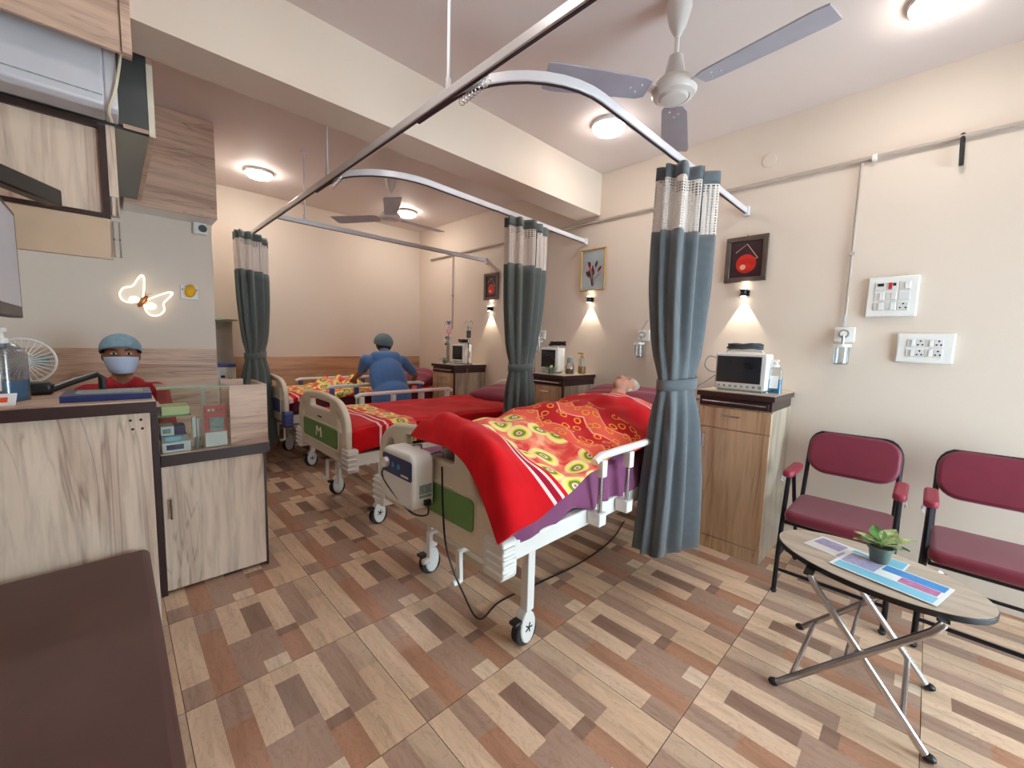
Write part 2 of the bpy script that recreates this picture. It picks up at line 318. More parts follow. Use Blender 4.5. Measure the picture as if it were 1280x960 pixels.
struct('ceiling',MB().bx(XL-T,W+T,YF-T,YB+T,H,H+.12),M_ceil,'pale painted ceiling')
struct('wall_right',MB().bx(W,W+T,YF-T,YB+T,-.12,H),M_wall,'cream painted wall with pictures')
struct('wall_back',MB().bx(XR,W,YB,YB+T,-.12,H),M_wall,'cream far wall')
struct('wall_reception',MB().bx(XL,XR,YR,YB+T,-.12,H),M_rwall,'cream wall behind the reception desk')
struct('wall_left',MB().bx(XL-T,XL,YF,YB,-.12,H),M_wall,'plain wall on the reception side')
fw=MB(); fw.bx(XL,1.35,YF-T,YF,-.12,H).bx(1.35,3.05,YF-T,YF,2.25,H).bx(3.05,W,YF-T,YF,-.12,H)
struct('wall_front',fw,M_wall,'entrance wall with wide glazed opening added for daylight')
wn=bpy.data.objects.new('unseen_window_1',None); col.objects.link(wn); wn.location=(1.35,YF-.06,0); tag(wn,'unseen glazed entrance opening added for daylight',None,None,'structure')  # glazing behind the camera, added to bring daylight in
for i in range(2): MB().bx(.055+.825*i,.82+.825*i,-.004,.004,.05,2.22).build('pane',M_glass,wn)
wf=MB()
for x in (0,.825,1.65): wf.bx(x,x+.05,-.03,.03,0,2.25)
wf.bx(.05,.825,-.03,.03,0,.05).bx(.875,1.65,-.03,.03,0,.05).bx(.05,.825,-.03,.03,2.2,2.25).bx(.875,1.65,-.03,.03,2.2,2.25); wf.build('window_frame',M_steel,wn)
struct('trim_1',MB().bx(.09,W,2.228,2.48,2.50,H),M_wall,'deep painted ceiling beam')
struct('trim_2',MB().bx(XR,W,YB-.012,YB,.02,1.085),M_panel,'wood laminate dado panel on the far wall')
struct('trim_3',MB().bx(XL+.5,XR-.004,YR-.015,YR,.02,1.20),M_woodX,'wood laminate dado panel behind the desk')
# ------------------------------------------------------------------ ceiling lights and fans
def ceiling_light(p,label):
    lm=M_lamp2 if p[1]>3 else M_lamp
    t=thing('ceiling_light',label,'light',(p[0],p[1],H),0,'round surface ceiling lights')
    MB().lathe([(.115,0),(.119,-.012),(.115,-.024)],28).build('lamp_base',M_white,t)
    MB().lathe([(.104,-.0225),(.104,-.040),(.092,-.053),(.05,-.058),(.002,-.059)],28).build('diffuser',lm,t)
for p,l in (((2.56,1.72),'round glowing ceiling light between the beam and the big fan'),((2.63,.10),'round ceiling light at the top right corner'),((1.07,4.59),'round ceiling light near the overhead wood cabinet'),((2.62,4.58),'round ceiling light beside the far fan'),((.55,1.25),'added round ceiling light above the rail, just out of view'),((.55,-.4),'added round ceiling light over the entrance floor, out of view')): ceiling_light(p,l)  # last two are unseen lamps, added to brighten the room
def fan(loc,angs,label,hub=2.48):
    t=thing('ceiling_fan',label,'fan',(loc[0],loc[1],H)); z=hub-H
    MB().lathe([(.03,-.0),(.052,-.002),(.055,-.03),(.038,-.10),(.018,-.14),(.012,-.15)],24).build('canopy',M_cream2,t)
    MB().cyl((0,0,-.14),(0,0,z+.09),.011).build('down_rod',M_white,t)
    MB().lathe([(.012,z+.16),(.03,z+.15),(.042,z+.09),(.05,z+.055),(.078,z+.045),(.096,z+.02),(.099,z),(.090,z-.018),(.070,z-.026),(.066,z-.022),(.055,z-.032),(.024,z-.036),(.002,z-.037)],32).build('motor_housing',M_cream2,t)
    for a in angs:
        m=MB(); s=Matrix.Rotation(R(a),3,'Z')@Matrix.Rotation(R(9),3,'X')
        pts=[(.125,-.045),(.16,-.062),(.56,-.078),(.60,-.07),(.60,.07),(.56,.074),(.16,.058),(.125,.045)]
        n=len(pts); top=[s@Vector((x,y,.003)) for x,y in pts]; bot=[s@Vector((x,y,-.003)) for x,y in pts]
        m.add([v+Vector((0,0,z)) for v in top+bot],[tuple(range(n)),tuple(range(n,2*n))[::-1]]+[(i,n+i,n+(i+1)%n,(i+1)%n) for i in range(n)])
        bl=m.build('blade',M_fan,t)
        b=MB(); e=Matrix.Rotation(R(a),3,'Z'); b.beam(e@Vector((.08,0,0))+Vector((0,0,z+.004)),e@Vector((.25,0,0))+Vector((0,0,z+.006)),.05,.006)
        for sx,sy in((.165,.02),(.18,-.02),(.21,0)): q=s@Vector((sx,sy,-.004))+Vector((0,0,z)); b.ell(q,(.006,.006,.004),8,6)
        b.build('blade_bracket',M_cream2,bl)
M_cream2=pm('fan_ivory',C(214,208,204),.3,var=.02); M_fan=pm('fan_blade_grey',C(168,168,182),.35,var=.05)
fan((1.89,.93),(24,144,264),'white three-blade ceiling fan in front of the beam')
fan((1.97,3.74),(124,244,4),'white three-blade ceiling fan behind the beam')
# ------------------------------------------------------------------ curtain track
ct=thing('curtain_track','white ceiling-hung curtain track with three branch rails','curtain rail',(1.0,0,2.29))
def rail(name,path,parent):
    o=MB().tube(path,.01,4,sq=(.024,.036)).build(name,M_rail,parent,.003)
    MB().tube([(p[0],p[1],p[2]-.0195) for p in path],.01,4,sq=(.011,.004)).build('glider_slot',M_slot,o); return o
M_rail=pm('track_white',C(222,220,224),.3,.1,var=.02); M_slot=pm('track_slot',C(52,44,54),.6)
rail('main_rail',[(0,-1.2,0),(0,.6,0),(0,2.5,0),(0,4.80,0)],ct)
def arc(y0,y1,x1,ye,xe,n=10):
    P=[(.013,y0+.25,0),(.014,y0,0)]
    for k in range(1,n+1): a=PI/2*k/n; P.append((.014+x1*(1-math.cos(a)),y0+(y1-y0)*math.sin(a),0))
    return P+[(xe,ye,0)]
rail('branch_rail',arc(1.42,1.0,.42,1.0,2.235),ct); rail('branch_rail',arc(2.68,2.27,.42,2.37,2.235),ct); rail('branch_rail',[(.014,3.81,0),(1.1,3.81,0),(2.235,3.81,0)],ct)
for y in(1.0,2.37,3.81): MB().bx(2.215,2.249,y-.022,y+.022,-.03,.028).build('wall_bracket',M_rail,ct,.003)
for x,y in((0,1.43),(0,2.70),(.22,3.81)):
    o=MB().cyl((x,y,.02),(x,y,H-2.29),.0065).build('hanger_rod',M_rail,ct)
    MB().lathe([(.03,H-2.29),(.03,H-2.297),(.012,H-2.303)],16,(x,y,0)).cyl((x,y,.018),(x,y,.06),.011).build('rod_fitting',M_rail,o)
for cy in(1.22,2.55):
    for k in range(9):
        y=cy-.02+k*.022; x=.012+.002*k; pts=[(x+.012*math.cos(2*PI*j/10),y+.004*math.sin(4*PI*j/10),-.034+.014*math.sin(2*PI*j/10)) for j in range(10)]
        MB().tube(pts,.0018,5,closed=True).build('glider_ring',M_chrome,ct)
# ------------------------------------------------------------------ curtains
def curtain(loc,rotz,w_top,w_tie,w_bot,zb,label,m,zt=2.262,znet=1.92,ztie=1.13,folds=7,side=0,lean=(0,0)):
    t=thing('privacy_curtain',label,'curtain',(loc[0],loc[1],0),rotz,'tied grey privacy curtains')
    def wid(z):
        if z>ztie: k=(z-ztie)/(zt-ztie); return w_tie+(w_top-w_tie)*(1-(1-min(1,k*1.25))**2.2)
        k=(ztie-z)/(ztie-zb); return w_tie+(w_bot-w_tie)*(k**.8)
    def P(u,z):
        k=wid(z); pin=math.exp(-((z-ztie)/.10)**2); th=2*PI*u
        # a loop of folded cloth: flattened ring with pleats
        amp=.020+.024*min(1,abs(z-ztie)/.5); amp*=1-.7*pin; ph=folds*2*th+.9*math.sin(2*th+1.3+side)+.5*math.sin(3*th+side); wv=math.sin(ph)+.45*math.sin(ph*.5+1+side)
        rx=k/2+amp*wv*.6; ry=(.055+.12*k*(.35+.65*(1-pin)))+amp*wv*.8
        sway=.012*math.sin(3*z+side)*(1-pin)
        le=min(1,(zt-z)/1.4); return (rx*math.cos(th)+sway+lean[0]*le,ry*math.sin(th)*.8+lean[1]*le,z+(.012*math.sin(folds*2*th) if z<zb+.02 else 0))
    def tubeband(name,z0,z1,nz,mat,solid=.003,ofs=0):
        NU=168; m_=MB()
        m_.grid(lambda a,b:P(a*.985,z1+(z0-z1)*b),NU,nz,0,lambda a,b:(a*1.1,(z1+(z0-z1)*b)))
        return m_.build(name,mat,t,solid=solid,fix=False,ang=80)
    tubeband('header_band',zt-.07,zt,3,m); tubeband('mesh_panel',znet,zt-.07,6,M_net,0); tubeband('drape',zb,znet,26,m)
    hm=MB(); 
    for s0 in(.73,.76): pass
    hm.grid(lambda a,b:tuple(np.array(P(.735+.025*a,zt+(znet-zt)*b))*np.array([1.01,1.05,1])),2,10); hm.build('hem_strip',m,t,solid=.003,fix=False)
    tb=MB(); rx,ry=wid(ztie)/2+.016,(.055+.12*wid(ztie)*.35)*.8+.016
    n=40; vs=[];fs=[]
    for zz in(ztie-.028,ztie+.028):
        for j in range(n): a=2*PI*j/n; vs.append((rx*math.cos(a)+lean[0]*.81,ry*math.sin(a)+lean[1]*.81,zz+.008*math.cos(a)))
    tb.add(vs,[(j,(j+1)%n,n+(j+1)%n,n+j) for j in range(n)]); tb.build('tie_band',m,t,solid=.006,fix=False)
    hk=MB()
    for k in range(7):
        x=-w_top/2+.03+k*(w_top-.06)/6; hk.tube([(x,0,zt-.01),(x+.006,0,zt+.004),(x,0,zt+.014)],.002,5)
    hk.build('curtain_hook',M_chrome,t)
    return t
curtain((2.275,1.0),R(-14),.37,.24,.41,.23,'grey curtain tied beside the nearest bed, in front of the first cabinet',M_curt,folds=5,lean=(-.115,-.105))
curtain((2.375,2.325),R(6),.42,.25,.36,.17,'grey curtain tied between the two nearer beds',M_curtd,folds=5,side=2)
curtain((1.0,4.62),R(52),  .42,.28,.62,.20,'grey curtain tied beside the reception display counter, furthest back',M_curtd,folds=5,side=4)
# ------------------------------------------------------------------ hospital beds
def arch(hw,zlo,zsh,ztop,n=8):
    P=[(-hw,zlo),(hw,zlo),(hw,zsh)]
    for k in range(1,n+1): a=PI/2*k/n; P.append((hw-.22*(1-math.cos(a)),zsh+(ztop-zsh-.015)*math.sin(a)))
    for k in range(1,6): x=(hw-.22)*(1-2*k/6); P.append((x,ztop-.015+.015*(1-(x/(hw-.22))**2)))
    for k in range(n,0,-1): a=PI/2*k/n; P.append((-hw+.22*(1-math.cos(a)),zsh+(ztop-zsh-.015)*math.sin(a)))
    return P+[(-hw,zsh)]
def hospital_bed(loc,label,accent,panel,rails,L=2.05,marks=True):
    b=thing('hospital_bed',label,'hospital bed',loc)
    f=MB()
    for s in(-1,1): f.bx(.03,L-.03,s*.44-.022,s*.44+.022,.475,.555)
    for x in(.10,.7,1.3,1.9): f.bx(x,x+.05,-.418,.418,.49,.53)
    f.build('bed_frame',M_white,b,.006)
    MB().bx(.06,L-.06,-.41,.41,.5345,.549).build('deck',M_cream,b)
    for x,nm,mk in((0,'foot_board',marks),(L,'head_board',False)):
        hs=[rrect(-.205,.205,.80,.885,.03),]
        for s in(-1,1):
            hs.append([(s*(.35+.045*math.cos(a)-.028*math.sin(a)),.762+.078*math.sin(a)) for a in [2*PI*k/14 for k in range(14)]])
        fb=curve2d(nm,[arch(.455,.50,.72,.915)]+hs,.008,.014,M_cream,b,Matrix.Translation((x,0,0))@YZ)
        if nm=='foot_board':
            curve2d('inset_panel',[rrect(-.33,.33,.575,.70,.02)],.001,.003,panel,fb,Matrix.Translation((x-.0235,0,0))@YZ)
            rim=MB().tube([(x-.0225,p[0],p[1]) for p in rrect(-.345,.345,.56,.715,.025)],.005,6,closed=True).build('panel_rim',M_cream,fb)
            if mk:
                lo=MB(); lo.tube([(x-.029,.05,.61),(x-.029,.035,.675),(x-.029,0,.645),(x-.029,-.035,.675),(x-.029,-.05,.61)],.006,6).build('emblem',M_cream,fb)
                tx=MB()
                for k in range(6): tx.bx(x-.0235,x-.0225,-.045+k*.014,-.035+k*.014,.745,.757)
                tx.build('lettering',M_black,fb)
        for s in((-1,1) if x==0 else ()):
            m=MB(); d=-1 if x==0 else 1
            m.prism(rrect(s*.455-.055,s*.455+.055,.445,.60,.02),'x',x-.03,x+.045)
            for k in range(4): m.bx(x-.036,x+.03,s*.47-.05,s*.47+.05,.468+k*.032,.482+k*.032)
            m.build('corner_bumper',accent,b,.006)
    for x in(.255,L-.29):
        for s in(-1,1):
            y=s*.375
            MB().bx(x-.022,x+.022,y-.022,y+.022,.155,.475).build('leg',M_white,b,.004)
            c=MB().prism([(x+.03*math.cos(a)*1.5-.012+.0,.085+.075*math.sin(a)) for a in [2*PI*k/16 for k in range(16)]],'y',y-.026,y+.026)
            c.cyl((x,y,.13),(x,y,.17),.02); ca=c.build('caster',M_white,b,.006)
            MB().cyl((x-.015,y-.020,.0625),(x-.015,y+.020,.0625),.0625,None,22).build('wheel',M_rubber,ca,.006)
            MB().bx(x-.09,x-.03,y-.022,y+.022,.112,.128).build('brake_pedal',M_black,ca,.005)
            sp=MB()
            for k in range(5): a=2*PI*k/5; sp.beam((x-.012,y+s*.027,.085),(x-.012+.022*math.cos(a),y+s*.027,.085+.022*math.sin(a)),.006,.002,up=(0,1,0))
            sp.build('hub_star',M_rubber,ca)
    for x in(.255,L-.29): MB().bx(x-.018,x+.018,-.353,.353,.20,.245).build('leg_crossbar',M_cream,b,.004)
    for y in(-.12,.12):
        m=MB(); m.cyl((.06,y,.38),(.30,y,.38),.012).beam((.07,y,.385),(.06,y-.02,.25),.03,.02,up=(1,0,0)).cyl((.02,y-.02,.255),(.06,y-.02,.255),.015); m.build('crank_handle',M_white,b,.003)
        MB().bx(.26,.285,y-.03,y+.03,.36,.475).build('crank_bracket',M_cream,b,.003)
    for s,x0,x1,rc in rails:
        ro=.512 if rc is None and s<0 else .485
        r=MB().tube([(x0,s*ro,.80),(x0+.05,s*ro,.82),(x1-.05,s*ro,.82),(x1,s*ro,.80)],.018,10).build('side_rail',M_white,b)
        nk=max(3,int((x1-x0)/.27)+1)
        for k in range(nk):
            x=x0+.06+k*(x1-x0-.12)/(nk-1)
            MB().cyl((x,s*ro,.53),(x,s*ro,.805),.011).build('rail_post',M_steel if rc is None else M_white,r)
            MB().bx(x-.02,x+.02,s*ro-.02,s*ro+.02,.72,.80).build('post_sleeve',M_white if rc is None else rc,r,.004)
            MB().bx(x-.028,x+.028,min(s*.465,s*(ro+.022)),max(s*.465,s*(ro+.022)),.49,.55).build('post_clamp',M_white,r,.004)
    return b
B1=(1.0,1.52,0); B2=(1.07,3.05,0); B3=(1.17,4.74,0)
hospital_bed(B1,'cream and green hospital bed nearest the camera, with the sleeping patient',M_white,M_green,[(-1,.52,1.36,None)])
hospital_bed(B2,'cream and green hospital bed in the middle, made up in plain red',M_white,M_green,[(1,.45,1.50,None)])
hospital_bed(B3,'cream hospital bed with blue corners, furthest, beneath the wood panel',M_blue,M_blue,[(-1,.36,1.5,M_blue),(1,.36,1.5,M_blue)],2.0,False)
def mattress(B,label,m,rise=0.,L=1.97,th=.17):
    z0=.556; top=[(.05,z0+th),(1.05,z0+th),(1.3,z0+th+rise*.25),(L,z0+th+rise)]; bot=[(L,z0+rise),(1.3,z0+rise*.2),(1.05,z0),(.05,z0)]
    o=MB().prism(top+bot,'y',-.425,.425).build('mattress',m,None,.035,4,loc=B); return tag(o,label,'mattress')
mattress(B1,'mattress under the plum sheet of the nearest bed',M_purple,.12)
mattress(B2,'red covered mattress of the middle bed',M_dred); mattress(B3,'dark red mattress of the furthest bed',M_dred)
def pillow(c,r,rot,label,m=M_pillow):
    g=MB(); n=20
    def P(sgn):
        def f(u,v):
            x,y=2*u-1,2*v-1; h=(max(0,1-abs(x)**2.6)*max(0,1-abs(y)**2.6))**.5
            k=1-.06*(1-abs(x))*(abs(y)**3); k2=1-.08*(1-abs(y))*(abs(x)**3)
            return (x*r[0]*k2,y*r[1]*k,sgn*r[2]*h+.006*math.sin(9*x+3*y))
        return f
    g.grid(P(1),n,n); g.grid(P(-1),n,n); o=g.build('pillow',m,None,ang=60,loc=c); o.rotation_euler=rot
    bm=bmesh.new(); bm.from_mesh(o.data); bmesh.ops.remove_doubles(bm,verts=bm.verts,dist=.004); bmesh.ops.recalc_face_normals(bm,faces=bm.faces); bm.to_mesh(o.data); bm.free()
    return tag(o,label,'pillow',"maroon pillows at the bed heads")
pillow((2.83,1.57,.925),(.20,.43,.08),(0,R(-10),0),'maroon pillow under the patient\'s head')
pillow((2.85,3.02,.80),(.20,.33,.08),(0,R(-8),R(4)),'maroon pillow on the plain red middle bed')
pillow((2.92,4.74,.83),(.19,.36,.10),(0,R(-18),0),'maroon pillow on the furthest bed behind the nurse')
# plum sheet hanging over the near side of bed 1
sh=MB()
def sheetf(u,v):
    x=1.06+u*1.75; z=.735+(max(0,x-2.1)*.14) ; hang=.555+.012*math.sin(x*23)+.018*math.sin(x*9+1)
    fold=.010*math.sin(x*38+2*math.sin(x*7))+.008*math.sin(x*17)
    if v<.35: k=v/.35; return (x,1.522-.1-.32*k,z+.003)
    k=(v-.35)/.65; return (x,1.522-.428-.012*math.sin(min(1,k*6)*PI/2)-.022*k-fold*k,(z)*(1-k)+hang*k)
sh.grid(sheetf,120,16); tag(sh.build('bed_sheet',M_purple,None,fix=False,ang=80,solid=.003),'plum purple sheet hanging over the side of the nearest bed','sheet')
# blanket of bed 1 : control net rows foot->head, columns far->near
net=[
 [(.952,1.63,.885),(.950,1.47,.885),(.948,1.335,.89),(.945,1.20,.845),(.942,1.09,.73),(.938,1.005,.605)],
 [(1.005,1.60,.955),(1.0,1.49,.965),(.998,1.36,.962),(.99,1.22,.958),(.985,1.085,.90),(.985,.955,.66)],
 [(1.10,1.66,.90),(1.08,1.53,.99),(1.08,1.37,.98),(1.07,1.22,.955),(1.08,1.085,.88),(1.13,.950,.69)],
 [(1.30,1.80,.80),(1.28,1.62,.90),(1.28,1.45,.91),(1.28,1.28,.87),(1.30,1.10,.80),(1.36,.965,.745)],
 [(1.55,1.86,.79),(1.52,1.66,.91),(1.52,1.49,.915),(1.52,1.31,.87),(1.54,1.12,.81),(1.58,1.015,.775)],
 [(1.85,1.86,.80),(1.82,1.68,.935),(1.80,1.49,.955),(1.80,1.32,.90),(1.82,1.14,.83),(1.84,1.025,.79)],
 [(2.12,1.85,.82),(2.10,1.70,.945),(2.08,1.50,.98),(2.08,1.33,.945),(2.08,1.14,.84),(2.08,1.025,.77)],
 [(2.38,1.88,.86),(2.37,1.72,.955),(2.36,1.52,.985),(2.35,1.35,.95),(2.34,1.16,.86),(2.33,1.03,.77)],
 [(2.56,1.88,.92),(2.55,1.74,.955),(2.58,1.52,.985),(2.60,1.35,.965),(2.60,1.16,.89),(2.58,1.02,.80)],
]
NR=10; rows=[cat_rom(r,6) for r in net]; colsn=len(rows[0]); full=[cat_rom([r[j] for r in rows],NR) for j in range(colsn)]
nv=len(full[0])-1; nu=colsn-1
def blf(u,v):
    p=full[min(nu,int(round(u*nu)))][min(nv,int(round(v*nv)))].copy()
    x,y=p[0],p[1]; wv=min(1,max(0,(v-.12)*4))
    p[2]+=wv*(.010*math.sin(14*x+9*y)+.008*math.sin(25*x-17*y+1)+.006*math.sin(41*y+8*x)); return tuple(p)
vlen=[0]
for j in range(nv): vlen.append(vlen[-1]+float(np.linalg.norm(full[nu//2][j+1]-full[nu//2][j])))
bl=MB().grid(blf,nu,nv,0,lambda u,v:(u*1.0,vlen[int(round(v*nv))]))
tag(bl.build('floral_blanket',M_blk1,None,fix=False,ang=180,solid=.008,subs=1),'red floral fleece blanket with white stripes over the patient','blanket')
# folded-back dark edge under the blanket on bed 2 and 3
def flatcover(B,m,label,x0,x1,drop_near,drop_foot,bumps=0,zt=.742,name='blanket',seed=0,hw=.44,far=.1):
    def f(u,v):
        s=v*(x1-x0+drop_foot)-drop_foot; tt=u*(2*hw+drop_near+far)-hw-drop_near
        x=x0+max(s,0) ; z=zt
        if s<0: z=zt+s-.012; x=x0-.044-.006*math.sin(tt*12)
        else: z+=-.012*math.exp(-s*30)
        y=tt
        if tt<-hw: z-=min(-hw-tt,10); y=-hw-.012-.008*math.sin(x*16)*min(1,(-hw-tt)*8)
        elif tt>hw: z-=tt-hw; y=hw+.012
        elif tt+hw<.06: z-=.02*(1-(tt+hw)/.06)**2
        z+=.004*math.sin(11*x+7*y+seed)+.003*math.sin(19*y-9*x)
        if bumps:
            q=math.exp(-(((x-x0-.62)/.30)**2+((tt)/.33)**2)); z+=bumps*q*(.72+.3*math.sin(17*x+5*y)*math.sin(13*y+2)+.2*math.sin(31*x-21*y))
        return (x,y,z)
    o=MB().grid(f,70,90,0,lambda u,v:(u*1.1,v*(x1-x0+drop_foot))).build(name,m,None,fix=False,ang=180,solid=.006,loc=B)
    return tag(o,label,'blanket')
flatcover(B2,M_blk2,'red blanket with floral band across the foot of the middle bed',.08,1.93,.16,.10)
flatcover(B3,M_blk3,'crumpled red and orange floral blanket on the furthest bed',.075,1.15,.05,.08,.17,seed=2)
o=MB().grid(lambda u,v:(1.15+.78*u,-.41+.82*v,.733+.006*math.sin(9*u+11*v)),20,20).build('red_sheet',M_red,None,fix=False,ang=180,solid=.004,loc=B3); tag(o,'plain red sheet at the head of the furthest bed','sheet')
# ------------------------------------------------------------------ air pump on the foot board
ap=thing('mattress_pump','white air mattress pump hooked on the nearest foot board','air pump',(.918,1.575,.60))
MB().prism(rrect(-.135,.135,0,.245,.045),'x',-.06,.045).build('pump_body',M_white,ap,.018,4)
pn=MB().prism(rrect(-.125,.125,.13,.215,.012),'x',-.0625,-.0595).build('control_panel',M_navy,ap)
MB().cyl((-.062,.085,.175),(-.08,.085,.175),.026,.022,20).build('dial',M_chrome,pn)
MB().bx(-.0632,-.0622,.02,.04,.165,.185).bx(-.0632,-.0622,-.03,-.01,.165,.185).build('indicator',M_sky,pn)
MB().bx(-.0632,-.0622,-.10,-.04,.140,.148).build('panel_mark',M_wht,pn)
MB().bx(-.03,.03,-.1365,-.1345,.075,.115).bx(-.03,.03,-.1365,-.1345,.06,.07).build('rating_label',M_greyp,ap)
MB().bx(-.01,.02,-.152,-.133,.025,.05).build('power_socket',M_black,ap,.003)
for y in(-.09,.09): MB().tube([(.04,y,.19),(.05,y,.225),(.10,y,.228),(.118,y,.22),(.12,y,.195)],.005,6).build('hook',M_steel,ap)
P=cat_rom([(.918,1.418,.637),(.90,1.40,.60),(.87,1.47,.595),(.86,1.60,.64),(.862,1.72,.70),(.90,1.73,.74),(.93,1.73,.72)],8)
cb=MB().tube([tuple(p) for p in P],.004,6); tag(cb.build('pump_cable',M_black,None),'short black cable looped under the white pump','cable')
P=cat_rom([(.955,1.375,.80),(.952,1.36,.62),(.955,1.33,.45),(1.02,1.30,.25),(1.15,1.34,.05),(1.35,1.42,.006),(1.60,1.40,.006),(1.95,1.37,.006),(2.35,1.40,.006),(2.70,1.50,.006)],8)
tag(MB().tube([tuple(p) for p in P],.0045,6).build('power_cable',M_black,None),'black power cable trailing under the nearest bed','cable')
# ------------------------------------------------------------------ bedside cabinets
def bedside_cabinet(y0,y1,label,tagged=False,edge=True):
    w=y1-y0; t=thing('bedside_cabinet',label,'cabinet',(2.78,y0,0),0,'bedside cabinets along the picture wall'); d=.465; h=1.05
    MB().bx(.012,d,0,w,.0,.955).build('cabinet_body',M_cabside,t,.002)
    MB().bx(-.004,.012,.0,w,.0,.085).build('plinth',M_cabZ,t,.001)
    if edge: MB().bx(-.008,.0115,-.004,.012,.0,.99).build('corner_edge',M_brown,t)
    MB().bx(-.02,d,-.012,w+.012,1.015,1.048).build('worktop_edge',M_brown,t,.003)
    MB().bx(-.018,d,-.010,w+.010,1.0485,1.052).build('worktop_laminate',M_woodY,t)
    MB().bx(.0,d,.004,w-.004,.956,1.0145).build('tray_housing',M_brown,t)
    tr=MB().bx(-.012,-.0005,.02,w-.01,.965,1.0).build('pull_out_tray',M_brown,t,.002)
    MB().cyl((-.022,.03,.985),(-.022,w-.03,.985),.006).build('tray_bar',M_steel,tr)
    e0=.013 if edge else .001
    dr=MB().bx(-.006,.0115,e0,w-.003,.815,.945).build('drawer',M_cabZ,t,.002)
    do=MB().bx(-.006,.0115,e0,w-.003,.09,.810).build('door',M_cabZ,t,.002)
    def hd(z,y,horiz,par):
        if horiz: pts=[(-.006,y-.05,z),(-.03,y-.05,z),(-.03,y+.05,z),(-.006,y+.05,z)]
        else: pts=[(-.006,y,z-.05),(-.03,y,z-.05),(-.03,y,z+.05),(-.006,y,z+.05)]
        MB().tube(pts,.006,8).build('handle',M_chrome,par)
    hd(.90,w*.52,True,dr); hd(.72,w-.05,False,do)
    if tagged: MB().ell((-.014,w*.3,.775),(.006,.022,.026),12,8).build('door_tag',M_orange,do)
    return t
bedside_cabinet(.625,1.050,'tall wood laminate cabinet carrying the monitor beside the maroon chairs',edge=False)
bedside_cabinet(2.20,2.565,'wood laminate cabinet between the two nearer beds, orange tag on its door',True)
bedside_cabinet(3.78,4.215,'wood laminate cabinet near the far corner beside the nurse')
# ------------------------------------------------------------------ monitors on cabinets
def monitor(loc,label,w=.30,h=.235,rz=0,d=.13):
    t=thing('patient_monitor',label,'monitor',loc,rz,'patient monitors on the cabinets')
    MB().prism(rrect(-w/2,w/2,.012,h,.012),'x',0,d).build('monitor_body',M_white,t,.008)
    MB().bx(-.0035,-.0005,-w/2+.03,w/2-.012,.055,h-.02).build('screen',M_screen,t)
    for k in range(8): MB().cyl((0,-w/2+.03+k*(w-.06)/7,.033),(-.005,-w/2+.03+k*(w-.06)/7,.033),.008 if k else .011,None,10).build('button',M_greyp,t)
    MB().bx(.01,d-.01,-w/2+.02,w/2-.02,0,.012).build('foot',M_greyp,t)
    hn=MB().tube([(d*.5,-w/2+.04,h),(d*.5,-w/2+.05,h+.018),(d*.5,w/2-.05,h+.018),(d*.5,w/2-.04,h)],.007,8).build('carry_handle',M_white,t)
    return t
def coil(c,label,r=.09,n=5,seed=1,m=M_black,flat=.4):
    rnd=random.Random(seed); pts=[]
    for k in range(n*14):
        a=2*PI*k/14; q=r*(.72+.28*rnd.random()); pts.append((c[0]+q*flat*math.cos(a),c[1]+q*math.sin(a),c[2]+.006+.032*k/(n*14)+.006*rnd.random()))
    o=MB().tube([tuple(p) for p in cat_rom(pts,2)],.0065,6).build('cable_coil',m,None); return tag(o,label,'cable','coiled leads on the monitors')
ZT=1.0525
monitor((2.865,.845,ZT),'white patient monitor with wide dark screen on the nearest cabinet',.30,.245)
coil((2.93,.845,ZT+.265),'grey and black leads coiled on the nearest patient monitor',.11,5,3,pm('grey_lead',C(74,80,88),.5))
P=cat_rom([(2.90,.996,1.26),(2.89,1.05,1.27),(2.88,1.07,1.21),(2.88,1.03,1.17),(2.885,.997,1.17)],6); tag(MB().tube([tuple(p) for p in P],.003,6).build('lead_cable',M_greyp,None),'grey lead looping from the side of the nearest monitor','cable')
P=cat_rom([(2.885,.997,1.15),(2.84,1.04,1.10),(2.79,1.08,1.061),(2.748,1.085,1.03),(2.745,1.075,.95)],6); tag(MB().tube([tuple(p) for p in P],.003,6).build('black_lead',M_black,None),'black lead drooping over the edge of the nearest cabinet','cable')
monitor((2.90,2.475,ZT),'white patient monitor on the orange-tagged cabinet',.19,.235,R(10))
coil((2.97,2.44,ZT+.25),'black leads heaped on the monitor of the orange-tagged cabinet',.10,5,5)
monitor((2.93,3.92,ZT),'small white patient monitor on the far corner cabinet',.20,.235,R(8))
coil((3.0,3.90,ZT+.25),'black leads coiled on the far corner monitor',.10,5,9)
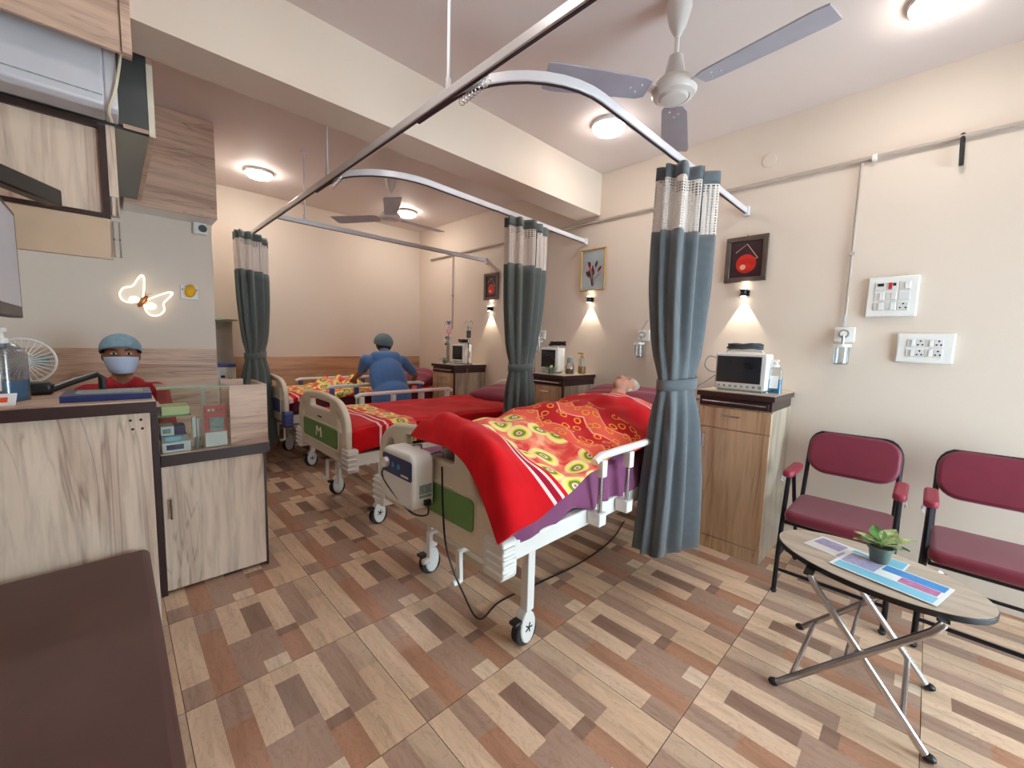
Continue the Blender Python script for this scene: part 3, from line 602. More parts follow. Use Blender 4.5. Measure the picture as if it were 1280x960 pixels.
# ------------------------------------------------------------------ bottles, jar, plants
def pump_bottle(loc,label,w,d,h,liq,level,rz=0,cap=M_white,lab=True,body=None):
    t=thing('sanitizer_bottle',label,'bottle',loc,rz)
    m=MB(); pr=[(w,d,0),(w,d,.62*h),(w*.9,d*.9,.70*h),(w*.3,d*.42,.78*h)]
    def sh_(name,prof,mat,ins=0):
        mm=MB(); n=20; vs=[];fs=[]
        for a,b,z in prof:
            for q in rrect(-a/2+ins,a/2-ins,-b/2+ins,b/2-ins,min(a,b)*.2,4): vs.append((q[0],q[1],z))
        k=len(rrect(0,1,0,1,.2,4))
        for i in range(len(prof)-1):
            for j in range(k): fs.append((i*k+j,i*k+(j+1)%k,(i+1)*k+(j+1)%k,(i+1)*k+j))
        fs+=[tuple(range(k))[::-1],tuple((len(prof)-1)*k+j for j in range(k))]
        mm.add(vs,fs); return mm.build(name,mat,t)
    sh_('bottle_body',pr,body or M_plast); sh_('gel',[(w,d,.004),(w,d,level*h)],liq,.0035)
    MB().lathe([(.016,.77*h),(.017,.84*h),(.008,.85*h),(.006,.93*h)],14).build('pump_collar',cap,t)
    MB().beam((0,-.012,.955*h),(0,.045,.955*h),.02,.014).cyl((0,0,.92*h),(0,0,.97*h),.009).build('pump_head',cap,t,.002)
    if lab: MB().bx(-w/2-.0015,-w/2-.0003,-d*.3,d*.32,.16*h,.52*h).build('bottle_label',M_wht,t)
    return t
pump_bottle((2.95,.665,ZT),'blue hand sanitizer pump bottle beside the nearest monitor',.05,.075,.215,M_blueliq,.42,0)
pump_bottle((3.10,2.245,ZT),'amber pump bottle on the orange-tagged cabinet',.055,.06,.20,M_amber,.35,0,M_amber,False)
def plant(loc,label,s=1.,pot=M_pot,leafm=(M_leaf,M_leaf2),n=9,seed=3,ph=.055,pr=.032,grp='small potted plants'):
    t=thing('potted_plant',label,'plant',loc,0,grp); rnd=random.Random(seed)
    MB().lathe([(pr*.72*s,0),(pr*.8*s,.004),(pr*s,ph*s),(pr*1.1*s,ph*s),(pr*1.1*s,ph*s*.84),(pr*.98*s,ph*s*.84)],22).build('pot',pot,t)
    MB().lathe([(pr*.95*s,ph*.86*s),(.002,ph*.93*s)],18).build('soil',pm('soil'+str(seed),C(60,46,36),.9),t)
    for k in range(n):
        a=2*PI*k/n+rnd.uniform(-.3,.3); L=rnd.uniform(.07,.11)*s; el=rnd.uniform(.25,1.1); wd=rnd.uniform(.017,.026)*s
        d=Vector((math.cos(a),math.sin(a),0)); side=Vector((-math.sin(a),math.cos(a),0)); b0=Vector((0,0,ph*s*.9)); m=MB()
        def lf(u,v):
            q=v; x=L*q*math.cos(el*(1-.5*q)); z=L*q*math.sin(el)-.35*L*q*q; wv=wd*math.sin(PI*min(1,max(0,(q-.2)/.8))**.8) if q>.2 else .002*s
            return b0+d*x+Vector((0,0,z+abs(u-.5)*wd*.5))+side*((u-.5)*2*wv)
        m.grid(lf,4,9); lo=m.build('leaf',leafm[k%len(leafm)],t,fix=False,ang=80)
    return t
plant((2.10,.068,.5085),'small variegated plant in a grey-green pot on the oval table',1.15,n=10,seed=4,leafm=(M_leaf2,M_leaf,M_leaf2))
plant((2.84,2.40,ZT),'small leafy plant in front of the orange-tagged cabinet monitor',.8,n=8,seed=8)
plant((2.83,4.05,ZT),'tiny plant on the far corner cabinet',.75,n=7,seed=11)
jr=thing('glass_jar','clear glass jar with grey lid on the orange-tagged cabinet','jar',(2.97,2.285,ZT))
MB().lathe([(.035,0),(.042,.01),(.042,.075),(.032,.095),(.03,.105)],20).build('jar_glass',M_plast,jr); MB().lathe([(.033,.1055),(.034,.11),(.024,.155),(.002,.158)],20).build('jar_lid',M_greyp,jr)
MB().lathe([(.03,.006),(.034,.012),(.034,.05),(.002,.052)],16).build('jar_content',pm('jar_brown',C(130,90,70),.6),jr)
# drip stands
def stand(loc,h,label,extra,z0=0):
    t=thing('drip_stand',label,'drip stand',loc)
    MB().lathe([(.055,0),(.055,.012),(.015,.02),(.012,.03)],20).build('stand_base',M_steel,t)
    MB().cyl((0,0,.02),(0,0,h),.007).build('stand_pole',M_steel,t)
    for s in(-1,1):
        pts=[(0,0,h-.005)]+[(0,s*(.03+.03*k/4),h+.012*math.sin(PI*k/4)) for k in range(5)]+[(0,s*.075,h-.015),(0,s*.068,h-.03)]
        MB().tube(pts,.0035,6).build('stand_hook',M_steel,t)
    extra(t,h); return t
def ex_none(t,h): MB().bx(-.02,.02,-.02,.02,h-.42,h-.34).build('pole_clamp',M_white,t,.003)
stand((3.19,2.92,0),1.68,'slim steel drip stand behind the orange-tagged cabinet',ex_none)
def ex_blood(t,h):
    b=MB().prism(rrect(-.032,.032,h-.19,h-.05,.012),'x',-.012,.012).build('drip_bag',M_plast,t,.004); MB().prism(rrect(-.027,.027,h-.185,h-.105,.01),'x',-.009,.009).build('blood',M_blood,b)
    MB().cyl((0,0,h-.19),(0,0,h-.23),.008,.004).tube([tuple(p) for p in cat_rom([(0,0,h-.23),(-.02,-.03,h-.32),(-.025,-.02,h-.5),(-.03,-.03,h-.75)],5)],.003,5).build('drip_tube',pm('drip_tube',C(206,150,120),.4),t)
    MB().bx(-.02,.02,-.045,-.02,h-.42,h-.34).build('pole_clamp',M_white,t,.003); MB().cyl((-.02,-.03,h-.30),(-.02,-.03,h-.24),.006).build('clip',M_navy,t)
stand((2.99,3.80,ZT),.50,'steel drip stand with a dark blood bag on the far corner cabinet',ex_blood)
def ex_vac(t,h):
    MB().lathe([(.026,h-.14),(.03,h-.135),(.03,h-.085),(.02,h-.08)],16).build('pink_cup',M_pinkp,t)
    for k,(y,z,m) in enumerate(((.05,h-.19,M_black),(.07,h-.23,M_white),(.06,h-.27,M_black),(-.02,h-.2,M_steel))): MB().cyl((0,0,z),(0,y,z),.006).ell((0,y,z),(.014,.014,.014),10,8).build('valve_knob',m,t)
    for y in(-.02,.025): MB().cyl((0,y,.02),(0,y,h-.17),.010).build('clear_cylinder',M_chrome,t)
    MB().bx(-.012,.012,-.02,.02,h-.03,h+.01).build('blue_clip',M_blue,t,.003)
stand((2.95,4.14,ZT),.50,'steel apparatus stand with a pink cup on the far corner cabinet',ex_vac)
# ------------------------------------------------------------------ wall pictures and lamps
def art_red(t,w,h):
    a=MB().bx(-.009,-.006,-w/2+.035,w/2-.035,.035,h-.035).build('print',pm('print_dark',C(62,34,42),.35,var=.2,vs=12),t)
    MB().cyl((-.0105,-.0,h*.40),(-.0095,-.0,h*.40),w*.24,None,26).build('red_disc',pm('red_disc',C(206,40,30),.35,var=.2,vs=20),a)
    MB().cyl((-.012,w*.07,h*.33),(-.011,w*.07,h*.33),w*.07,None,18).build('pale_disc',pm('pale_disc',C(226,170,140),.4),a)
    MB().tube([(-.0105,w*.26,h*.66),(-.0105,0,h*.83),(-.0105,-w*.27,h*.50),(-.0105,-w*.2,h*.5)],.003,5).build('pale_line',pm('pale_line',C(206,160,140),.4),a)
def art_flower(t,w,h):
    a=MB().bx(-.009,-.006,-w/2+.012,w/2-.012,.012,h-.012).build('print',pm('print_sky',C(178,190,196),.4,var=.12,vs=6),t)
    rnd=random.Random(5); md=pm('tulip_dark',C(92,36,40),.5,var=.25,vs=40)
    for k in range(11):
        y=rnd.uniform(-.075,.075); z=h*.5+rnd.uniform(-.045,.06); MB().ell((-.010,y,z),(.001,.013,.030),10,8,rot=(-y*9,0,0)).build('petal',md if k%4 else M_pinkp,a)
        MB().tube([(-.0095,y,z-.02),(-.0095,y*.4,h*.3),(-.0095,y*.1,h*.12)],.0018,5).build('stem',md,a)
def picture(yc,z0,w,h,label,fm,fw,art):
    t=thing('framed_picture',label,'picture',(W-.002,yc,z0),0,'framed pictures above the wall lamps')
    MB().bx(-.0055,0,-w/2+.006,w/2-.006,.006,h-.006).build('backing',M_black,t)
    f=MB(); f.bx(-.024,-.006,-w/2,w/2,0,fw).bx(-.024,-.006,-w/2,w/2,h-fw,h).bx(-.024,-.006,-w/2,-w/2+fw,fw,h-fw).bx(-.024,-.006,w/2-fw,w/2,fw,h-fw); f.build('frame',fm,t,.004)
    art(t,w,h); MB().cyl((-.012,0,h),(-.012,0,h+.012),.005).build('hanger',M_gold,t)
picture(.975,1.80,.27,.315,'framed red disc print beside the nearest curtain',M_frame,.032,art_red)
picture(2.27,1.825,.27,.385,'gold framed picture of dark tulips above the orange-tagged cabinet',M_gold,.012,art_flower)
picture(3.70,1.82,.25,.31,'framed red disc print above the far corner cabinet',M_frame,.032,art_red)
def wall_lamp(y,z,label):
    t=thing('wall_lamp',label,'wall lamp',(W-.001,y,z),0,'small up-and-down wall lamps')
    MB().bx(-.012,0,-.03,.03,-.02,.02).build('lamp_plate',M_black,t,.003)
    MB().lathe([(.026,-.024),(.020,-.008),(.018,0),(.020,.008),(.026,.024)],20,(-.040,0,0)).build('lamp_body',M_black,t)
    for s in(-1,1): MB().cyl((-.04,0,s*.0245),(-.04,0,s*.0275),.017,None,16).build('lens',M_glow,t)
    for s,e,sz in((-1,7.0,62),(1,1.6,62)):
        ld=bpy.data.lights.new('wall_lamp_beam','SPOT'); ld.energy=e; ld.spot_size=R(sz); ld.spot_blend=.03; ld.color=(1,.88,.70); ld.shadow_soft_size=.004
        lo=bpy.data.objects.new('lamp_beam',ld); col.objects.link(lo); lo.parent=t; lo.location=(-.026,0,s*.030); lo.rotation_euler=(0 if s<0 else PI,0,0)
wall_lamp(.965,1.72,'small black wall lamp under the red print by the nearest curtain'); wall_lamp(2.28,1.745,'small black wall lamp under the tulip picture'); wall_lamp(3.70,1.715,'small black wall lamp under the far red print')
# ------------------------------------------------------------------ conduit, outlets, switch plates
cp=thing('gas_pipe','painted gas pipe running along the picture wall with three drops','pipe',(W-.022,0,2.452))
MB().cyl((0,-1.4,.012),(0,4.98,-.012),.011,None,10).build('main_pipe',M_conduit,cp)
for y in(.39,2.90,4.47): MB().cyl((.006,y,-.012),(.006,y,-.97),.0075,None,8).build('drop_pipe',M_conduit,cp)
for y in(.335,1.6,3.05,4.40): MB().bx(-.014,.021,y-.012,y+.012,-.016,.018).build('pipe_clip',M_white,cp,.003)
for y in(.39,2.90,4.47): MB().bx(-.006,.021,y-.016,y+.016,-.545,-.525).build('pipe_clip',M_conduit,cp,.002)
tag(MB().tube([(W-.012,-.01,2.475),(W-.035,-.012,2.44),(W-.035,-.018,2.31)],.010,8).build('wall_hook',M_black,None),'black rod hooked over the gas pipe','hook')
def outlet(y,z,label,tilt=0):
    t=thing('oxygen_outlet',label,'oxygen outlet',(W-.001,y,z),0,'oxygen outlets on the wall')
    MB().bx(-.016,0,-.05,.05,-.03,.06).build('outlet_plate',M_white,t,.004)
    MB().cyl((-.016,0,.02),(-.05,0,.02),.026,None,18).build('dial_housing',M_chrome,t); MB().cyl((-.051,0,.02),(-.053,0,.02),.018,None,16).build('dial_face',M_white,t)
    MB().cyl((-.05,0,.01),(-.05,tilt*.3,-.045),.008).build('stem',M_chrome,t)
    MB().lathe([(.045,-.045),(.045,-.06),(.04,-.062)],18,(-.055,tilt*.3,0)).build('humidifier_cap',M_white,t)
    MB().lathe([(.037,-.0625),(.038,-.16),(.03,-.168),(.002,-.169)],18,(-.055,tilt*.3,0)).build('humidifier_bottle',M_plast,t)
    MB().cyl((-.055,0,.06),(-.055,-tilt,.14),.006).build('flow_tube',M_plast,t)
outlet(.385,1.415,'oxygen outlet with clear humidifier bottle beside the big switchboard'); outlet(1.72,1.40,'oxygen outlet seen between the nearest curtain and the patient',.05); outlet(2.88,1.40,'oxygen outlet behind the middle curtain')
def plate(y0,y1,z0,z1,label,cat,name,build):
    t=thing(name,label,cat,(W-.001,(y0+y1)/2,z0)); w,h=abs(y1-y0),z1-z0
    MB().bx(-.022,0,-w/2,w/2,0,h).build('cover_plate',M_white,t,.008,3); build(t,w,h)
def mod(t,y,z,w,h,kind):
    o=MB().bx(-.027,-.0215,y-w/2,y+w/2,z-h/2,z+h/2).build('module',M_mod,t,.0015)
    if kind=='switch': MB().box((-.029,y-w*.22,z),(.006,w*.42,h*.86),rot=(0,R(6),0)).build('rocker',M_white,o,.001)
    if kind in('socket','socket2'):
        m=MB()
        for a,b in((0,.28),(-.26,-.2),(.26,-.2)): m.cyl((-.0268,y+a*w,z+b*h),(-.0276,y+a*w,z+b*h),.0045,None,8)
        m.build('pin_hole',M_black,o)
    if kind=='black': MB().bx(-.0285,-.0268,y-w*.3,y+w*.3,z,z+h*.35).build('indicator',M_black,o)
    if kind=='red': MB().bx(-.0285,-.0268,y+w*.05,y+w*.38,z-h*.4,z+h*.4).build('indicator',M_qr,o); MB().bx(-.0285,-.0268,y-w*.3,y-w*.02,z,z+h*.35).build('jack',M_black,o)
M_mod=pm('module_grey_white',C(222,222,220),.35,var=.02)
def sb(t,w,h):
    K=[['black','red','switch'],['switch','switch','blank'],['switch','switch','socket']]
    for r in range(3):
        for c in range(3): mod(t,(1-c)*.052,h-.055-r*.058,.046,.046,K[r][c])
plate(.08,.30,1.535,1.765,'large white switchboard with red indicator above the chairs','switchboard','switch_panel',sb)
def so(t,w,h):
    for r in range(2):
        for c,k in enumerate(('switch','socket','switch','socket')): mod(t,(1.5-c)*.036,h-.055-r*.055,.034,.042,k)
plate(-.085,.145,1.275,1.44,'white double socket plate below the switchboard','socket','socket_plate',so)
sd=MB().lathe([(.045,0),(.045,.008),(.04,.012),(.002,.013)],20,m=Matrix.Rotation(R(-90),3,'Y')).build('junction_cover',M_wall,None,loc=(W-.0005,.885,2.60)); tag(sd,'round cream cover plate high on the picture wall','cover plate')
# ------------------------------------------------------------------ chairs
def chair(y0,label,w=.47):
    t=thing('armchair',label,'chair',(2.54,y0,0),0,'maroon visitor chairs'); r=.0115
    for y in(.012,w-.012):
        s=1 if y<.1 else -1
        MB().tube([(.0,y,0),(.02,y,.22),(.06,y,.44),(.105,y,.625)],r,8).build('front_leg',M_blackm,t)
        MB().tube([(.51,y,0),(.44,y,.20),(.40,y,.30),(.30,y,.46),(.235,y,.60),(.225,y,.628)],r*.9,8).build('rear_leg',M_blackm,t)
        MB().ell((.0,y,.012),(.016,.016,.012),10,6).build('foot_cap',M_rubber,t)
        MB().ell((.51,y,.012),(.016,.016,.012),10,6).build('foot_cap',M_rubber,t)
        ar=MB(); ar.prism(rrect(.06,.34,y-.026,y+.026,.024,6),'z',.632,.668); ar.build('armrest',M_maroon2,t,.012,3)
        wr=MB()
        for k in range(3): wr.tube([(.07+.03*k,y-.022*s,.632),(.075+.03*k,y-.028*s,.615),(.09+.02*k,y-.02*s,.60)],.0035,5)
        wr.build('plastic_wrap',M_wrap,t)
        MB().cyl((.015,y,.20),(.445,y,.20),r*.8,None,8).build('side_rung',M_blackm,t)
    P=[(.385,.03,.30),(.43,.03,.45),(.53,.03,.74)]
    for k in range(1,6): a=PI/2*k/5; P.append((.53+.012*math.sin(a),.03+.07*(1-math.cos(a)),.74+.095*math.sin(a)))
    for k in range(4,-1,-1): a=PI/2*k/5; P.append((.53+.012*math.sin(a),w-.03-.07*(1-math.cos(a)),.74+.095*math.sin(a)))
    P+=[(.43,w-.03,.45),(.385,w-.03,.30)]; MB().tube(P,r,8).build('back_frame',M_blackm,t)
    b=MB(); q=Matrix.Translation((.515,w/2,.715))@Matrix.Rotation(R(18),4,'Y')@YZ
    curve2d('backrest',[rrect(-w/2+.045,w/2-.045,-.105,.108,.075,6)],.012,.018,M_maroon,t,q,3)
    s=MB().prism(rrect(.0,.43,.02,w-.02,.05,6),'z',.405,.465).build('seat',M_maroon,t,.024,4)
    sf=MB(); sf.tube([(.03,.03,.395),(.41,.03,.395),(.41,w-.03,.395),(.03,w-.03,.395)],.009,8,closed=True).build('seat_frame',M_blackm,t)
    MB().cyl((.012,.012,.13),(.012,w-.012,.13),r*.8,None,8).build('front_rung',M_blackm,t); MB().cyl((.46,.012,.14),(.46,w-.012,.14),r*.8,None,8).build('rear_rung',M_blackm,t)
M_film=glassy('thin_plastic_film',(.99,.99,.99,1),.05,.08); M_maroon2=pm('maroon_armrest',C(150,46,66),.5,var=.05); M_wrap=pm('torn_plastic_wrap',C(216,214,220),.3)
chair(.03,'maroon visitor chair beside the tall cabinet'); chair(-.52,'maroon visitor chair at the right edge, below the socket plate')
# ------------------------------------------------------------------ oval folding table
tb=thing('folding_table','small oval folding table with steel crossed legs in front of the chairs','table',(2.05,.085,0)); rot=R(-106)+PI
EL=[(.323*math.cos(a),.206*math.sin(a)) for a in [2*PI*k/48 for k in range(48)]]
def el(sc): return [(sc*x*math.cos(rot)-sc*y*math.sin(rot),sc*x*math.sin(rot)+sc*y*math.cos(rot)) for x,y in EL]
MB().prism(el(1),'z',.485,.506).build('table_edge',M_black,tb,.002); MB().prism(el(.992),'z',.5062,.5078).build('table_top',M_woodY,tb)
for xo in(-.235,.235):
    MB().tube([(xo,.228,.012),(xo,-.17,.45),(xo*.9,-.19,.474)],.0125,10).build('leg',M_steel,tb)
    MB().ell((xo,.232,.014),(.017,.02,.014),10,8).build('foot_cap',M_black,tb)
for xo in(-.21,.20):
    MB().tube([(xo,-.195,.012),(xo,.14,.45),(xo*.9,.16,.474)],.0125,10).build('leg',M_chromeb if False else M_chrome,tb)
    MB().ell((xo,-.20,.014),(.017,.02,.014),10,8).build('foot_cap',M_black,tb)
MB().cyl((-.235,.18,.065),(.235,.18,.065),.009).build('brace',M_chrome,tb); MB().cyl((-.21,-.13,.095),(.20,-.13,.095),.009).build('brace',M_chrome,tb)
MB().cyl((-.24,.03,.235),(.24,.03,.235),.006).build('pivot_rod',M_steel,tb)
for y in(-.19,.165): MB().bx(-.2,.2,y-.015,y+.015,.474,.4845).build('top_bracket',M_black,tb)
def leaflet(c,rz,w,h,z,label,blocks):
    t=thing('leaflet',label,'leaflet',(c[0],c[1],z),rz,'printed leaflets on the oval table')
    MB().bx(-w/2,w/2,-h/2,h/2,0,.0012).build('paper',M_wht,t)
    for x0,x1,y0,y1,m in blocks: MB().bx(x0*w-w/2,x1*w-w/2,y0*h-h/2,y1*h-h/2,.00125,.0016).build('printed_block',m,t)
leaflet((2.105,.185),R(72),.21,.15,.5082,'pale lilac and white leaflet under the others on the table',[(.05,.45,.55,.95,M_lil),(.5,.95,.1,.6,M_lil),(.08,.4,.1,.45,M_cyan)])
leaflet((2.13,.04),R(80),.10,.10,.5100,'small turquoise card showing behind the plant pot',[(.05,.95,.05,.95,M_cyan)])
leaflet((1.995,.035),R(76),.30,.19,.5120,'bright blue printed leaflet under the plant',[(.04,.96,.66,.96,M_cyan),(.04,.60,.04,.34,M_sky),(.06,.40,.36,.62,M_pink),(.62,.96,.06,.62,M_lil),(.42,.58,.38,.60,M_wht)])
tbp=[o for o in bpy.data.objects if o.name.startswith('potted_plant')][0]; tbp.location.z=.5138
# ------------------------------------------------------------------ reception counters
c1=thing('reception_counter','tall wood laminate reception counter behind the brown bench','counter',(0,2.1,0))
MB().bx(-1.15,.092,.03,.05,0,1.008).build('front_panel',M_woodZ,c1,.001)
MB().bx(.072,.092,.0505,.38,0,1.008).build('end_panel',M_brown,c1); MB().bx(-1.15,-1.13,.0505,.45,0,1.008).build('end_panel',M_woodZ,c1)
MB().bx(-1.2,.112,0,.47,1.009,1.052).build('counter_edge',M_brown,c1,.003); MB().bx(-1.198,.110,.002,.468,1.0525,1.056).build('counter_top',M_woodX,c1)
for x,z in((.035,.98),(.065,.98),(.04,.945),(.068,.945)): MB().cyl((x,.0285,z),(x,.0302,z),.005,None,8).build('screw_cap',M_black,c1)
MB().bx(.093,.145,.32,.49,.955,.985).build('step_shelf',M_brown,c1,.002); MB().bx(.094,.144,.322,.488,.9855,.989).build('step_shelf_top',M_woodX,c1)
c2=thing('display_counter','lower wood counter with glass display case on top','counter',(.14,2.58,0))
MB().bx(.0,.44,.0,.018,.02,.665).build('cupboard_door',M_woodZ,c2,.002); hdl=MB().tube([(.03,0,.40),(.03,-.025,.40),(.03,-.025,.50),(.03,0,.50)],.005,8).build('door_handle',M_chrome,c2)
MB().bx(-.025,-.001,-.005,.30,0,.99).build('end_post',M_brown,c2); MB().bx(.4405,.452,.0,.30,0,.665).build('end_panel',M_brown,c2)
MB().bx(0,.44,.019,.295,.02,.664).build('counter_body',M_brown,c2); MB().bx(0,.47,-.015,.31,.6655,.722).build('counter_slab',M_brown,c2,.003); MB().bx(.001,.469,-.013,.308,.7225,.726).build('slab_laminate',M_woodX,c2)
MB().bx(.29,.465,-.005,.012,.727,1.052).build('case_panel',M_woodX,c2,.001); MB().bx(.453,.465,.0125,.30,.727,1.052).build('case_side',M_woodX,c2); MB().bx(.29,.40,.235,.252,.727,1.065).build('case_back_panel',M_woodX,c2)
MB().bx(.0,.2895,-.004,.002,.727,1.046).build('glass_front',M_glass,c2); MB().bx(.0,.289,-.004,.26,1.0465,1.0525).build('glass_top',M_glass,c2)
MB().bx(-.001,.29,-.0065,-.0045,1.0465,1.0525).build('glass_edge',M_gedge,c2); MB().bx(.2,.22,.245,.26,.727,1.046).build('case_divider',M_white,c2)
MB().bx(.0,.13,.03,.19,.905,.911).build('glass_shelf',M_gedge,c2)
def boxobj(name,x0,x1,y0,y1,z0,z1,m,label,cat,group=None,lab=None):
    o=MB().bx(x0,x1,y0,y1,z0,z1).build(name,m,None,.002); tag(o,label,cat,group)
    if lab: MB().bx(x0+(x1-x0)*.15,x0+(x1-x0)*.75,y0-.0012,y0-.0004,z0+(z1-z0)*.25,z0+(z1-z0)*.75).build('box_label',lab,o)
g='small cartons in the display case'
boxobj('carton',.150,.262,2.60,2.72,.727,.778,M_wht,'lowest white carton in the glass display case','carton',g,M_navy)
boxobj('carton',.148,.252,2.605,2.72,.7785,.812,M_greyp,'grey carton in the middle of the stack in the display case','carton',g,M_cyan)
boxobj('carton',.148,.20,2.605,2.71,.8125,.858,M_wht,'white carton on top of the carton stack','carton',g,M_greyp)
boxobj('carton',.202,.244,2.605,2.70,.8125,.858,M_navy,'dark navy carton on top of the carton stack','carton',g)
boxobj('carton',.155,.265,2.615,2.74,.9115,.955,pm('pale_yellow',C(214,216,160),.5),'pale yellow packet on the glass shelf','packet')
for i,(x,h_) in enumerate(((.277,.16),(.297,.15))):
    boxobj('white_tube',x,x+.016,2.66,2.68,.727,.727+h_,M_wht,('left' if i==0 else 'right')+' white upright tube beside the red card','tube','white tubes in the display case')
for i,x in enumerate((.283,.305)): boxobj('dark_vial',x,x+.014,2.615,2.632,.727,.785,M_pot,('left' if i==0 else 'right')+' dark vial in front of the white tubes','vial','dark vials in the display case')
sd=thing('payment_card_stand','red payment card stand with a grey square behind the glass','card stand',(.372,2.605,.727))
MB().box((0,.01,.11),(.098,.004,.22),rot=(R(-4),0,0)).build('stand_board',M_qr,sd); MB().box((0,.004,.04),(.094,.004,.076),rot=(R(-4),0,0)).build('white_card',M_wht,sd); MB().box((.004,.0055,.12),(.062,.004,.07),rot=(R(-4),0,0)).build('grey_square',M_greyp,sd)
for k in range(4): MB().box((-.027+k*.018,.0125,.195),(.011,.004,.013),rot=(R(-4),0,0)).build('icon',M_wht if k<2 else M_rshirt,sd)
# things on the tall counter
ZC=1.0563
rb_=thing('register_book','navy blue register book lying on the tall counter','book',(-.02,2.27,ZC),R(-1)); MB().bx(-.125,.125,-.10,.12,0,.003).bx(-.125,.125,-.10,.12,.021,.024).bx(-.125,.125,-.10,-.097,.003,.021).build('cover',M_navy,rb_); MB().bx(-.12,.122,-.095,.117,.0032,.0208).build('pages',M_wht,rb_); MB().bx(-.09,.10,-.05,.09,.0242,.0247).build('cover_sheet',M_greyp,rb_)
pump_bottle((-.285,2.33,ZC),'large clear pump bottle with blue gel on the tall counter','x' and .10,.09,.27,M_blueliq,.28,R(60),body=M_milk)
cs=thing('desk_card','small white tent card at the left end of the tall counter','card',(-.275,2.16,ZC),R(20)); MB().box((0,.012,.022),(.07,.002,.05),rot=(R(30),0,0)).build('card_face',M_wht,cs); MB().box((-.005,.0105,.022),(.04,.002,.02),rot=(R(30),0,0)).build('print',M_orange,cs)
dv=thing('desk_device','black plastic desk device with a bent arm behind the register book','desk device',(-.23,2.50,ZC)); MB().bx(-.04,.05,-.03,.06,0,.05).build('device_body',M_black,dv,.015,3); MB().tube([(.045,0,.02),(.11,.02,.05),(.175,.03,.075),(.19,.03,.06),(.19,.03,.0)],.013,8).build('bent_arm',M_black,dv)
df=thing('desk_fan','small white desk fan behind the sanitizer bottle','fan',(-.29,2.86,0)); zf=1.175
tk=thing('reception_desk','low desk behind the tall counter','desk',(-.35,2.86,0)); MB().bx(-.45,.19,-.16,.16,.70,.73).build('desk_top',M_woodX,tk,.002)
for x in(-.43,.17): MB().bx(x-.015,x+.015,-.14,.14,0,.6995).build('desk_leg',M_brown,tk)
MB().lathe([(.07,.7305),(.07,.745),(.02,.76),(.012,.77)],20).build('fan_base',M_white,df); MB().cyl((0,.02,.76),(0,.02,zf-.03),.012).build('fan_stem',M_white,df); MB().cyl((0,.0,zf),(0,.07,zf),.04,.03).build('fan_motor',M_white,df)
gr=MB()
for rr in(.10,.098): gr.tube([(rr*math.cos(a),-.02 if rr==.10 else .01,zf+rr*math.sin(a)) for a in [2*PI*k/32 for k in range(32)]],.005,6,closed=True)
for k in range(28): a=2*PI*k/28; gr.tube([(.022*math.cos(a),-.035,zf+.022*math.sin(a)),(.07*math.cos(a),-.034,zf+.07*math.sin(a)),(.098*math.cos(a),-.02,zf+.098*math.sin(a))],.0022,4)
gr.cyl((0,-.04,zf),(0,-.03,zf),.024,None,16); gr.build('fan_guard',M_white,df)
for k in range(3): a=2*PI*k/3; MB().box((.045*math.cos(a),-.012,zf+.045*math.sin(a)),(.07,.004,.05),rot=(0,-a,0)).build('fan_blade',M_greyp,df)
# bench
bn=thing('waiting_bench','dark brown leatherette bench in the near left corner','bench',(-.52,1.48,0)); MB().bx(-.56,.585,-.62,.615,.40,.475).build('cushion',M_bench,bn,.022,4); MB().bx(-.55,.575,-.60,.60,.05,.3995).build('bench_base',M_bench,bn,.006)
for x in(-.5,.5):
    for y in(-.55,.55): MB().bx(x-.03,x+.03,y-.03,y+.03,0,.0495).build('leg',M_black,bn)
# ------------------------------------------------------------------ overhead joinery, AC, screen
oc=thing('overhead_cabinet','wood overhead cabinet with dark front hanging over the reception','cabinet',(0,0,0))
MB().bx(-1.3,.165,2.55,2.566,2.215,2.60).build('front_panel',M_dgrey,oc); MB().bx(.08,.165,2.548,2.5495,2.205,2.222).build('edge_strip',M_woodX,oc)
MB().bx(-1.3,.165,2.567,3.80,2.20,2.214).build('under_panel',M_dgrey,oc); MB().bx(.1655,.187,2.548,3.80,2.197,H-.003).build('side_panel',M_woodX,oc,.002)
MB().bx(.1655,.187,2.5445,2.5475,2.197,H-.36).build('edge_banding',M_cream,oc)
MB().bx(.10,XR,3.83,3.846,2.175,H-.003).build('cabinet_door',M_woodX,oc,.001); MB().bx(.10,XR,3.847,YR-.003,2.178,2.192).build('white_underside',M_white,oc); MB().bx(XR-.016,XR,3.847,YR-.003,2.193,H-.003).build('right_side',M_woodX,oc)
ul=thing('added_fill_light','added round fill light under the overhead cabinet, out of view','light',(-.55,3.15,2.2)); MB().lathe([(.10,-.001),(.10,-.015)],24).build('lamp_base',M_white,ul); MB().lathe([(.092,-.0155),(.09,-.03),(.002,-.034)],24).build('diffuser',M_lamp,ul)  # unseen extra lamp, added to lift the light over the reception
bc=thing('beam_cladding','wood laminate box cladding at the top left','cladding',(0,0,0)); MB().bx(-1.4,.078,2.19,2.206,2.345,H-.003).build('face_panel',M_woodXd if False else M_woodX,bc); MB().bx(.0785,.106,2.18,2.226,2.345,H-.003).build('end_panel',M_woodX,bc)
ac=thing('air_conditioner','white wall air conditioner under the wood cladding','air conditioner',(0,2.30,0))
MB().prism([(0,2.185),(.02,2.168),(.14,2.172),(.14,2.43),(.03,2.43),(0,2.41)],'x',-.85,.025).build('ac_body',M_ac,ac,.006)
for o in ac.children: 
    for v in o.data.vertices: pass
MB().prism([(.002,2.183),(.022,2.166),(.14,2.170),(.14,2.432),(.032,2.432),(.002,2.412)],'x',.0255,.062).build('ac_end_cap',M_ac,ac,.006)
MB().bx(-.82,.02,-.002,.004,2.215,2.219).build('louvre',M_greyp,ac)
